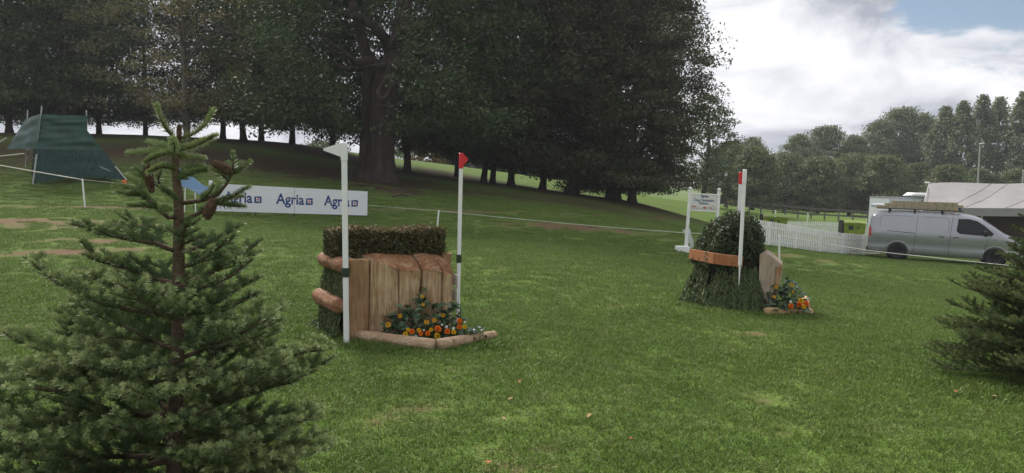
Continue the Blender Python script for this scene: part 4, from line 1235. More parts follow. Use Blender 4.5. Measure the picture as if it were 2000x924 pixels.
    sprays(so, rng, roots, dirs, .13, 34, .010, .038, np.clip(rng.normal(.45, .18, n), 0, 1))
    n = 130
    xb = rng.uniform(0, J_w, n); zb = rng.uniform(.1, .74, n)
    sprays(so, rng, [J(a, .80, c) for a, c in zip(xb, zb)], [J_b * .5 + Vector((0, 0, -1)) + J_t * rng.uniform(-.3, .3) for _ in range(n)], .14, 26, .010, .04, np.clip(rng.normal(.45, .18, n), 0, 1))
    # a fringe spreading over the grass
    n = 60; yy = rng.uniform(.05, .8, n)
    sprays(so, rng, [J(-.10, b, .07) for b in yy], [(-J_t) * 1.0 + Vector((0, 0, -.15)) + J_b * rng.uniform(-.5, .5) for _ in range(n)], .10, 26, .010, .036, np.clip(rng.normal(.35, .15, n), 0, 1))
    so.build('conifer_sprays', m_spruce, t, kind='stuff')
    # clipped hedge
    hx0, hx1, hy0, hy1, hz0, hz1 = -.10, J_w - .02, .27, .60, .775, 1.045
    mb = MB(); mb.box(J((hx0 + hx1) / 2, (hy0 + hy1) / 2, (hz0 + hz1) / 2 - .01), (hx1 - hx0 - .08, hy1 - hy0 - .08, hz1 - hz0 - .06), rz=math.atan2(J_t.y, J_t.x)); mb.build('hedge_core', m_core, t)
    so = Soup(); n = 15000
    u = rng.uniform(0, 1, (n, 3)); f = rng.integers(0, 6, n); w = rng.beta(1, 3, n) * .09
    # five faces weighted by size
    f = rng.choice([0, 1, 2, 3, 4], n, p=[.40, .20, .10, .10, .20])
    X = hx0 + (hx1 - hx0) * u[:, 0]; Y = hy0 + (hy1 - hy0) * u[:, 1]; Z = hz0 + (hz1 - hz0) * u[:, 2]
    Y = np.where(f == 0, hy0 + w, Y); Y = np.where(f == 1, hy1 - w, Y); X = np.where(f == 2, hx0 + w, X); X = np.where(f == 3, hx1 - w, X); Z = np.where(f == 4, hz1 - w * .8, Z)
    wav = .016 * np.sin(X * 9) + .010 * np.sin(X * 23 + Y * 8)
    Z = Z + wav * (Z - hz0) / (hz1 - hz0); Y = Y + .014 * np.sin(X * 13 + Z * 20)
    # round the upright corners
    P = np.array([list(J(a, b, c)) for a, b, c in zip(X, Y, Z)]) + rng.normal(0, .007, (n, 3))
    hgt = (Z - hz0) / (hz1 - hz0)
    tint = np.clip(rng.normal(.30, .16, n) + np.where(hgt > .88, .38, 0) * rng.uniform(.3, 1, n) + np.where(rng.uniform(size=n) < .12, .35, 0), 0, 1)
    l = rng.uniform(.018, .042, n)
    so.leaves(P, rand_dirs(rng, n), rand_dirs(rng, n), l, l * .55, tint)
    # stray twig leaves
    n = 260
    X = rng.uniform(hx0, hx1, n); P = np.array([list(J(a, rng.uniform(hy0, hy1), hz1 + abs(rng.normal(0, .014)))) for a in X])
    so.leaves(P, rand_dirs(rng, n) + np.array([0, 0, .8]), rand_dirs(rng, n), .026, .010, np.clip(rng.normal(.75, .2, n), 0, 1))
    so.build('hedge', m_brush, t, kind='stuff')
    tw = MB()
    for k in range(16):
        a = J(pr.uniform(hx0, hx1), pr.uniform(hy0, hy1 - .1), hz1 - .03); tw.tube([a, a + Vector((pr.uniform(-.04, .05), pr.uniform(-.03, .03), pr.uniform(.04, .10)))], [.002, .001], 4)
    tw.build('twigs', m_firbark, t, kind='stuff')
    # number plate hung on the right side, seen almost edge on
    mb = MB(); rz_ = math.atan2(J_t.y, J_t.x)
    mb.box(J(J_w + .012, .10, .53), (.012, .17, .12), rz=rz_, ch=.003); mb.build('number_plate', m_white, t)
    mb = MB(); mb.box(J(J_w + .012, .10, .37), (.012, .15, .12), rz=rz_, ch=.003); mb.build('number_plate', m_white, t)
    LONG.append((J(-.02, -.05, 0)[:2], J(.25, -.05, 0)[:2])); LONG.append((J(-.18, .0, 0)[:2], J(-.2, .8, 0)[:2])); LONG.append((J(J_w + .05, .1, 0)[:2], J(J_w + .05, .8, 0)[:2]))
build_jump()

def sill_logs():
    pr = random.Random(12)
    A, B, C = gnd(700, 664), gnd(850, 684), gnd(966, 662)
    r = .056
    def lg(p, q, nm, label, mat, taper=(1, 1), up=.045, grp='half logs edging the flower beds'):
        c = (p + q) / 2; t = thing('edging_log', label, 'log', loc=Vector((c.x, c.y, hz(c.x, c.y))), group=grp)
        mb = MB(); mb.smooth = True; n = 9
        pts = [p.lerp(q, k / (n - 1)) + Vector((pr.uniform(-.006, .006), pr.uniform(-.006, .006), up + pr.uniform(-.003, .003))) for k in range(n)]
        mb.tube(pts, [r * (taper[0] + (taper[1] - taper[0]) * k / (n - 1)) * (1 + pr.uniform(-.04, .04)) for k in range(n)], 14, wob=.02, rng=pr)
        mb.build('log', mat, t)
        kn = MB(); kn.smooth = True
        for k in range(2):
            m_ = p.lerp(q, pr.uniform(.2, .8)); d = (q - p).normalized(); s = Vector((d.y, -d.x, 0)); s = s if s.y < 0 else -s
            kn.lathe(m_ + s * r * .80 + Vector((0, 0, up + .012)), [(.016, 0), (.013, .008), (.004, .010)], 8, s + Vector((0, 0, .3)))
        kn.build('knot', m_bark_in, t)
        LONG.append(((p.x, p.y - .07), (q.x, q.y - .07)))
    lg(A, B - (B - A).normalized() * .004, 'a', 'long pale half log edging the nearer flower bed on the left', m_sill, (1.0, 1.08))
    lg(B + Vector((.02, .015, 0)), C, 'b', 'shorter pale half log edging the nearer flower bed on the right', m_sill, (1.08, .72))
    A2, B2, C2 = gnd(1494, 617), gnd(1583, 617), gnd(1577, 600)
    r = .058
    lg(A2, B2, 'c', 'golden half log along the front of the farther flower bed', m_sill2, (1, 1))
    lg(B2 + Vector((-.02, .09, 0)), C2 + Vector((.1, .35, 0)), 'd', 'golden half log closing the outer end of the farther flower bed', m_sill2, (1, 1))
sill_logs()

def flower_bed(label, poly, ybase, yspan, nleaf, seed, leaf=(.07, .12), floor=.03, tilt=(0, -.6, .5), poly_floor=None):
    """laurel leaves filling a region of the picture at their true depth"""
    global LEAF
    if LEAF is None: LEAF = leaf_mesh()
    pr = random.Random(seed)
    xs = [p[0] for p in poly]; ys = [p[1] for p in poly]
    def inside(x, y):
        c = False; n = len(poly); j = n - 1
        for i in range(n):
            if (poly[i][1] > y) != (poly[j][1] > y) and x < (poly[j][0] - poly[i][0]) * (y - poly[i][1]) / (poly[j][1] - poly[i][1]) + poly[i][0]: c = not c
            j = i
        return c
    cx = sum(xs) / len(xs); p0 = at(cx, max(ys), ybase(cx, max(ys)))
    t = thing('laurel_bush', label, 'shrub', loc=Vector((p0.x, p0.y, hz(p0.x, p0.y))))
    k = 0; mb = MB()
    while k < nleaf:
        px, py = pr.uniform(min(xs), max(xs)), pr.uniform(min(ys), max(ys))
        if not inside(px, py): continue
        p = at(px, py, ybase(px, py) + pr.uniform(0, yspan)); g = hz(p.x, p.y)
        if p.z < g + floor: p.z = g + floor + pr.uniform(0, .04)
        a = pr.uniform(0, 2 * PI)
        d = Vector((math.cos(a), math.sin(a) * .8 - .25, pr.uniform(-.15, .75)))
        put_leaf(t, LEAF[pr.choice((0, 0, 1, 1, 1, 2, 2, 3))], p, d, Vector((pr.uniform(-.5, .5), pr.uniform(-.9, .1), 1)), pr.uniform(*leaf))
        if k % 9 == 0: mb.tube([Vector((p.x, p.y + .03, g - .02)), p.lerp(Vector((p.x, p.y + .03, g)), .4), p], .004, 5)
        k += 1
    mb.build('twigs', m_stem, t)
    return t

def build_beds():
    def yb(px, py):   # the bush leans back onto the logs
        return 6.98 + max(0, (650 - py)) / 80 * .26 + (px - 800) / 160 * .14
    poly = [(752, 655), (750, 622), (775, 612), (793, 590), (812, 588), (832, 568), (842, 572), (838, 592), (850, 600), (866, 594), (882, 592), (900, 600), (906, 630), (912, 650), (860, 666), (800, 668)]
    flower_bed('glossy green laurel foliage in the bed before the nearer jump', poly, yb, .14, 230, 21)
    spr = [(905, 650), (930, 640), (948, 652), (920, 660), (895, 664)]
    flower_bed('flat spray of dark leaves lying over the right end of the nearer bed', spr, lambda a, b: 7.02, .1, 26, 22, (.06, .10), .05)
    q = lambda x, y: (730 + x / 4.2, 480 + y / 4.2)
    grp = 'flowers in the bed before the nearer jump'
    def row(kind, name, items):
        for (zx, zy, r, lab) in items:
            px, py = q(zx, zy); p = at(px, py, yb(px, py) - .035)
            g = hz(p.x, p.y); p.z = max(p.z, g + .04)
            put_flower(name, kind, p, r, lab, (random.uniform(-.3, .3), -1, random.uniform(.3, .8)), grp, Vector((p.x, p.y + .05, max(g - .01, p.z - .14))))
    random.seed(4)
    row('orange', 'marigold', [(315, 705, .030, 'orange marigold, leftmost of the orange row in the nearer bed'), (387, 722, .025, 'orange marigold, second from the left in the nearer bed'), (445, 720, .028, 'orange marigold, third from the left in the nearer bed'),
        (525, 685, .038, 'largest orange marigold, in the middle of the nearer bed'), (603, 703, .031, 'orange marigold just right of the largest one in the nearer bed'), (705, 618, .030, 'orange marigold highest at the right end of the nearer bed'), (703, 666, .028, 'orange marigold low at the right end of the nearer bed beside a yellow one')])
    row('yellow', 'marigold', [(262, 728, .029, 'yellow marigold, leftmost at the bottom of the nearer bed'), (282, 690, .022, 'yellow marigold just above the leftmost yellow one in the nearer bed'), (370, 693, .024, 'yellow marigold between the first two orange ones in the nearer bed'), (470, 690, .022, 'yellow marigold left of the largest orange one in the nearer bed'),
        (522, 742, .034, 'large bright yellow marigold lowest in front of the nearer bed'), (655, 708, .026, 'yellow marigold beside the white blooms on the right of the nearer bed'), (745, 667, .024, 'yellow marigold outermost on the right of the nearer bed')])
    row('amber', 'amber_flower', [(118, 650, .030, 'amber flower at the far left end of the nearer laurel'), (215, 577, .024, 'amber flower high on the left of the nearer laurel'), (432, 628, .028, 'amber flower in the middle of the nearer laurel, left of a pair'), (495, 612, .026, 'amber flower in the middle of the nearer laurel, right of a pair'),
        (568, 575, .026, 'amber flower right of the middle in the nearer laurel'), (398, 418, .022, 'amber flower at the very top of the nearer laurel'), (405, 483, .020, 'amber flower just below the topmost one in the nearer laurel')])
    row('white', 'white_flower', [(345, 745, 0.016, 'white star-shaped bloom low on the left of the nearer bed'), (412, 692, 0.011, 'small white bloom between orange marigolds in the nearer bed'), (560, 648, 0.012, 'small white bloom above the largest orange marigold'), (598, 665, 0.016, 'white bloom above the marigold right of the middle of the nearer bed'), (655, 677, 0.016, 'white bloom beside the outer yellow marigold of the nearer bed'), (748, 625, 0.011, 'small white bloom at the right tip of the nearer bed')])
    # farther bed
    def yb2(px, py): return 9.0 + max(0, 612 - py) / 60 * .35
    poly2 = [(1498, 608), (1498, 575), (1505, 560), (1522, 556), (1535, 545), (1550, 548), (1562, 565), (1572, 580), (1580, 596), (1578, 606), (1540, 612)]
    flower_bed('dark green laurel foliage in the bed before the farther jump', poly2, yb2, .22, 170, 23, (.075, .125))
    q = lambda x, y: (1480 + x / 5.77, 480 + y / 5.77)
    grp = 'flowers in the bed before the farther jump'
    def row2(kind, name, items):
        for (zx, zy, r, lab) in items:
            px, py = q(zx, zy); p = at(px, py, yb2(px, py) - .05); g = hz(p.x, p.y); p.z = max(p.z, g + .04)
            put_flower(name, kind, p, r, lab, (random.uniform(-.3, .3), -1, random.uniform(.3, .8)), grp, Vector((p.x, p.y + .05, max(g - .01, p.z - .14))))
    row2('amber', 'amber_flower', [(205, 468, .028, 'amber flower against the pale log of the farther jump'), (382, 440, .027, 'amber flower topmost in the farther bed'), (395, 522, .020, 'amber flower below the topmost one in the farther bed'), (183, 577, .026, 'amber flower low on the left of the farther bed')])
    row2('orange', 'marigold', [(372, 682, .036, 'orange marigold on the left of the farther bed'), (465, 665, .042, 'large orange flower in the middle of the farther bed'), (545, 655, .040, 'orange flower at the right corner of the farther bed')])
    row2('yellow', 'marigold', [(482, 622, .038, 'yellow flower standing above the orange ones in the farther bed'), (518, 690, .030, 'yellow flower low between the orange ones in the farther bed')])
    row2('white', 'white_flower', [(372, 630, .018, 'pale bloom behind the left orange marigold in the farther bed')])
build_beds()

def nearer_poles():
    b = at(677, 670, JL.y - .14); tp = at(672, 278, JL.y - .14)
    b.z = hz(b.x, b.y) - .02
    flag_pole('white flag pole standing at the left front corner of the nearer jump', tp, b, .0245, m_white, (-1, 0, .0), (.165, .135), .172, straps=(.70,))
    Y2 = JR.y + .22
    b = at(893, 660, Y2); tp = at(901, 299, Y2); b.z = hz(b.x, b.y) - .02
    flag_pole('white pole with a red flag at the right of the nearer jump', tp, b, .020, m_red, (1, 0, 0), (.050, .135), .165, straps=(.76,))
nearer_poles()

# ------------------------------------------------------------------ the farther jump
def build_far_jump():
    rng = np.random.default_rng(16); pr = random.Random(16)
    A, B, C, D = gnd(1330, 590), gnd(1402, 606), gnd(1474, 614), gnd(1497, 610)
    bk = Vector((.42, 1.0, 0)) * .95
    base = [A, B, C, D, D + bk * .9, C + bk, B + bk, A + bk * .85]
    cen = sum(base, Vector()) / 8
    t = thing('brush_jump', 'brush-topped jump with a conifer skirt and red-brown planks, the farther one', 'jump', loc=Vector((cen.x, cen.y, hz(cen.x, cen.y))))
    def lvl(f, z): return [cen + (p - cen) * f + Vector((0, 0, z - (p.z - cen.z) * 0)) for p in base]
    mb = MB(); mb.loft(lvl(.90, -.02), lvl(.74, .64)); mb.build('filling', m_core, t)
    # plank ledge
    pl = [at(1346, 496, A.y + .12), at(1393, 505, B.y + .07), at(1449, 512, C.y + .10)]
    zt = .60
    for i, (a, b) in enumerate(zip(pl[:-1], pl[1:])):
        mb = MB(); d = (b - a).normalized(); nr = Vector((d.y, -d.x, 0)).normalized()
        h = .135
        for p in (a, b): pass
        a2 = Vector((a.x, a.y, a.z)); b2 = Vector((b.x, b.y, b.z))
        a2 = a2 + d * .004 if i else a2
        rows = [a2 + Vector((0, 0, -h / 2)), b2 + Vector((0, 0, -h / 2)), b2 + Vector((0, 0, h / 2)), a2 + Vector((0, 0, h / 2))]
        mb.prism(rows, -nr * .045); mb.build('plank', m_plank, t)
    # skirt of drooping sprays, several tiers all round
    so = Soup(); roots = []; dirs = []; n = len(base)
    for k in range(900):
        i = pr.randrange(n); a, b = base[i], base[(i + 1) % n]
        if i > 3 and pr.random() < .45: continue
        f = pr.random(); p = a.lerp(b, f); h = pr.uniform(.06, .60); sc = .98 - .25 * (h / .62)
        sc *= 1.06 - .05 * h / .6
        o = cen + (p - cen) * sc; out = (p - cen); out.z = 0; out.normalize()
        roots.append(Vector((o.x, o.y, p.z + h))); dirs.append(out * .44 + Vector((pr.uniform(-.15, .15), pr.uniform(-.15, .15), -1)))
    sprays(so, rng, roots, dirs, .20, 40, .012, .048, np.clip(rng.normal(.38, .17, len(roots)), 0, 1))
    so.build('conifer_skirt', m_spruce, t, kind='stuff')
    # brush dome
    bc = cen + Vector((.10, -.05, 0)); bc = (B + D + (B + bk) + (D + bk)) / 4
    bc = Vector((bc.x - .25, bc.y + .10, cen.z))
    so = Soup(); n = 15000
    d = rand_dirs(rng, n); d[:, 2] = np.abs(d[:, 2]) * 1.0 - .12
    ph = np.arctan2(d[:, 1], d[:, 0])
    rr = 1 + .06 * np.sin(5 * ph + 3 * d[:, 2]) + .05 * np.sin(9 * ph - 6 * d[:, 2]) + .04 * np.sin(17 * ph + 11 * d[:, 2])
    dep = 1 - rng.beta(1, 3.2, n) * .35
    # boxy superellipsoid so that the sides are steep
    q4 = (np.abs(d[:, 0]) ** 2.6 + np.abs(d[:, 1]) ** 2.6 + np.abs(d[:, 2]) ** 2.6) ** (-1 / 2.6)
    Pn = d * (q4 * rr * dep)[:, None]
    P = np.stack([bc.x + Pn[:, 0] * .43 * (1 - .16 * Pn[:, 2]) + Pn[:, 2] * .10, bc.y + Pn[:, 1] * .50, cen.z + .60 + Pn[:, 2] * .60], -1)
    l = rng.uniform(.022, .046, n)
    tint = np.clip(rng.normal(.42, .2, n) + np.where(Pn[:, 0] < -.75, .15, 0), 0, 1)
    so.leaves(P, rand_dirs(rng, n) + np.array([0, 0, .3]), rand_dirs(rng, n) + d * .6, l, l * .6, tint)
    n = 240
    d = rand_dirs(rng, n); d[:, 2] = np.abs(d[:, 2])
    P = np.stack([bc.x + d[:, 0] * .44 + d[:, 2] * .10, bc.y + d[:, 1] * .52, cen.z + .60 + d[:, 2] * .66], -1)
    so.leaves(P, d + rng.normal(0, .5, (n, 3)), rand_dirs(rng, n), .04, .022, np.clip(rng.normal(.6, .2, n), 0, 1))
    so.build('hedge', m_brush2, t, kind='stuff')
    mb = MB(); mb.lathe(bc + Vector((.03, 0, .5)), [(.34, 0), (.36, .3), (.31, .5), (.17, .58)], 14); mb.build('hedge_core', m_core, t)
    # the pale log at the front, seen from its end, with its sloped top
    Y = D.y - .02
    prof = [at(1484, 498, Y), at(1497, 494, Y), at(1513, 506, Y), at(1528, 518, Y), at(1529, 530, Y), at(1523, 558, Y), at(1512, 612, Y), at(1480, 614, Y)]
    mb = MB(); ext = Vector((.36, 1.0, 0)) * .50
    pr2 = prof
    mid = [p + ext * .5 + Vector((.0, 0, .012 * math.sin(i * 2.1))) for i, p in enumerate(pr2)]
    end = [p + ext for p in pr2]
    mb.mi = 0; mb.loft(pr2, mid, False); mb.loft(mid, end, False); mb.add(pr2, [tuple(range(8))]); mb.add(end, [tuple(range(8))])
    mb.build('log', m_greylog, t)
    # darker split face of a second log beside it
    mb = MB(); s = [at(1516, 522, Y - .012), at(1527, 520, Y - .012), at(1522, 556, Y - .012), at(1510, 580, Y - .012), at(1514, 545, Y - .012)]
    mb.prism(s, Vector((.015, .03, 0))); mb.build('bark_strip', m_post, t)
    for a, b in ((A, B), (B, C), (C, D)): LONG.append((a[:2], b[:2]))
    # poles
    tp = at(1455, 331, C.y - .06); b = at(1443, 557, C.y - .10)
    flag_pole('white flag pole on the near side of the farther jump, its point in the skirt', tp, b, .022, m_white, (.35, 1, 0), (.15, .13), .17, tipped=.24)
    Y2 = C.y + 1.0
    tp = at(1447, 336, Y2); b = at(1437, 560, Y2)
    flag_pole('pole with a red flag standing behind the brush of the farther jump', tp, b, .022, m_red, (.35, 1, 0), (.10, .13), .17, tipped=.2)
build_far_jump()

# ------------------------------------------------------------------ printed words
def text_parts(body, size, offset=0.0, spacing=1.0):
    cu = bpy.data.curves.new('text', 'FONT'); cu.body = body; cu.size = size; cu.offset = offset; cu.space_character = spacing
    cu.align_x = 'LEFT'; cu.resolution_u = 3
    o = bpy.data.objects.new('text', cu); COL.objects.link(o)
    dg = bpy.context.evaluated_depsgraph_get()
    me = bpy.data.meshes.new_from_object(o.evaluated_get(dg))
    vs = [v.co.copy() for v in me.vertices]; fs = [tuple(p.vertices) for p in me.polygons]
    bpy.data.objects.remove(o); bpy.data.curves.remove(cu); bpy.data.meshes.remove(me)
    return vs, fs
def lettering(body, parent, mat, left, right_pt, up, height, offset=.0, name='lettering'):
    """word whose left end of the baseline sits at left and which reaches right_pt; up: unit vector; height: cap height"""
    vs, fs = text_parts(body, 1.0, offset)
    x0 = min(v.x for v in vs); x1 = max(v.x for v in vs)
    hcap = max(v.y for v in vs)
    ex = (right_pt - left); L_ = ex.length; ex.normalize(); nr = ex.cross(up).normalized()
    mb = MB(); pts = [left + ex * ((v.x - x0) / (x1 - x0) * L_) + up * (v.y / hcap * height) for v in vs]
    mb.add(pts, fs)
    mb.build(name, mat, parent, fix=False)
m_blue = M('navy_print', (.018, .050, .20), .5, .08)
m_redp = M('red_print', (.60, .035, .02), .5, .08)
m_banner = M('white_banner_vinyl', (.76, .77, .80), .45, .03, 2, spec=.3)
m_black = M('black_metal', (.02, .02, .022), .5, .2)

def build_banner():
    YL, YR = 22.35, 24.6
    # lower and upper edges of the board, left end hidden by the fir
    tl, tr_, bl, br = at(410, 358, YL), at(718, 374, YR), at(410, 412, YL), at(718, 421, YR)
    bl = Vector((tl.x, tl.y, bl.z)); br = Vector((tr_.x, tr_.y, br.z))
    g = Vector(((tl.x + tr_.x) / 2, (tl.y + tr_.y) / 2, 0)); g.z = hz(g.x, g.y)
    t = thing('sponsor_banner', 'long white sponsor board with three blue printed logos below the wood', 'banner', loc=g)
    ex = (tr_ - tl); ex.z = 0; ex.normalize(); nr = ex.cross(Vector((0, 0, 1)))
    if nr.y > 0: nr = -nr
    def pt(px, py, off=0.0):
        d = ray(px, py); o = Vector((0, 0, CAMH)); k = (tl - o).dot(nr) / d.dot(nr)
        return o + d * k + nr * off
    tm, bm_ = pt(575, 366.7), pt(575, 417)
    for a, b, c, d in ((tl, tm - ex * .006, bm_ - ex * .006, bl), (tm + ex * .006, tr_, br, bm_ + ex * .006)):
        mb = MB(); mb.prism([d, c, b, a], -nr * .03); mb.build('board', m_banner, t)
    for px in (412, 500, 575, 716):
        a = pt(px, 372); mb = MB(); gz = hz(a.x, a.y)
        p = Vector((a.x, a.y, 0)) - nr * .055
        mb.box(Vector((p.x, p.y, (gz + a.z) / 2 - .02)), (.035, .035, a.z - gz + .1), rz=math.atan2(ex.y, ex.x)); mb.build('post', m_black, t)
    mb = MB(); p = pt(412, 362) - nr * .1
    mb.box(p + Vector((0, 0, -.1)), (.10, .04, .5), rz=math.atan2(ex.y, ex.x)); mb.build('corner_board', m_banner, t)
    for (x0, x1, yb0, yb1, s) in ((437, 493, 394, 396, 0), (539, 594, 397.6, 400.4, 1), (632.5, 683, 401, 402.5, 2)):
        L0, R0 = pt(x0, yb0, .004), pt(x1, yb1, .004); R0.z = L0.z + (tr_ - tl).z / (tr_ - tl).length * (R0 - L0).length
        up = Vector((0, 0, 1)); lettering('Agria', t, m_blue, L0, R0, up, .325, .022)
        # emblem: two angle brackets round a red square
        d = (R0 - L0).normalized(); o = R0 + d * .055; w = .215; th = .052
        mb = MB()
        def rect(u0, v0, u1, v1, m=mb, off=0):
            m.prism([o + d * u0 + up * v0 + nr * off, o + d * u1 + up * v0 + nr * off, o + d * u1 + up * v1 + nr * off, o + d * u0 + up * v1 + nr * off], nr * .003)
        rect(0, 0, th, w * .95); rect(th + .001, 0, w * .72, th); rect(w - th, .01, w, w * .999); rect(w * .30, w - th, w - th - .001, w)
        e = mb.build('emblem', m_blue, t)
        m2 = MB(); rect(w * .40, w * .36, w * .64, w * .62, m2); m2.build('emblem_square', m_redp, e)
build_banner()

# ------------------------------------------------------------------ blue cut-out on stakes
m_paleblue = M('pale_blue_board', (.22, .36, .60), .6, .06, 3)
def smooth_poly(pts, it=2):
    for _ in range(it):
        n = len(pts); out = []
        for i in range(n):
            a, b = pts[i], pts[(i + 1) % n]; out += [a.lerp(b, .25), a.lerp(b, .75)]
        pts = out
    return pts
def blue_cutout():
    Y = 21.5; g = foot(378, Y)
    t = thing('cutout_board', 'pale blue animal-shaped board on two white stakes left of the sponsor banner', 'sign', loc=g)
    pl = [(340, 333), (350, 328), (360, 336), (366, 345), (376, 344), (384, 352), (396, 362), (416, 369), (430, 372), (432, 380), (412, 378), (398, 381), (385, 379), (370, 368), (356, 366), (346, 356)]
    mb = MB(); mb.prism(smooth_poly([at(x, y, Y) for x, y in pl]), Vector((0, .018, 0))); mb.build('board', m_paleblue, t)
    for x0, y0, x1 in ((362, 362, 360), (381, 375, 382)):
        a = at(x0, y0, Y + .035); b = at(x1, 398, Y + .035); b.z = min(b.z, hz(b.x, b.y) - .02)
        mb = MB(); mb.tube([a, b], .017, 8); mb.build('stake', m_white, t)
blue_cutout()

# ------------------------------------------------------------------ rope line: stakes and tapes
def stake(px, top, Y, label, r=.022, grp='white stakes carrying the string', lean=None):
    a = at(px, top, Y); g = hz(a.x, a.y)
    b = Vector((a.x, a.y, g - .03))
    if lean: b = at(*lean, Y); b.z = hz(b.x, b.y) - .03
    t = thing('stake', label, 'stake', loc=Vector((b.x, b.y, g)), group=grp)
    mb = MB(); mb.tube([b, a], r, 8); mb.build('post', m_white, t)
    mb = MB(); mb.lathe(a, [(r * 1.15, -.03), (r * 1.15, .012), (r * .6, .02)], 8); mb.build('cap', m_white, t)
    return a
def tape(pts, label, r=.006, sag=.03, cat='string'):
    P = []
    for a, b in zip(pts[:-1], pts[1:]):
        n = 12; L_ = (b - a).length
        P += [a.lerp(b, k / n) - Vector((0, 0, sag * L_ / 10 * 4 * (k / n) * (1 - k / n))) for k in range(n)]
    P.append(pts[-1])
    mb = MB(); mb.smooth = True; mb.tube(P, r, 5); o = mb.build('string', m_rope)
    tag(o, label, cat); return o
s1 = stake(161, 351, 20, 'short white stake in front of the green shelter', lean=(166, 403))
s2 = stake(857, 412, 20, 'white stake behind the hedge of the nearer jump', lean=(852, 463))
s3 = stake(1522, 461, 17.5, 'white stake behind the log of the farther jump', lean=(1522, 542))
tape([at(-60, 312, 20.5), s1], 'white string running down from the left edge to the stake before the green shelter', .013, .02)
tape([s1 + Vector((.03, 0, 0)), at(500, 383, 20.5), s2 + Vector((-.03, 0, 0))], 'thin white string crossing in front of the sponsor banner', .004, .01)
tape([s2 + Vector((.03, 0, 0)), at(1100, 436, 19), at(1340, 455, 18), s3 - Vector((.03, 0, 0))], 'long white string stretched between the two jumps', .006, .02)
tape([s3 + Vector((.03, 0, 0)), at(1700, 490, 16.5), at(1955, 517, 15.5), at(2100, 530, 15)], 'white string passing below the side of the van', .008, .01)
tape([at(-60, 309, 24), at(0, 305, 24), at(48, 300, 24.2)], 'white tape end at the left edge beside the green shelter', .014, .01)

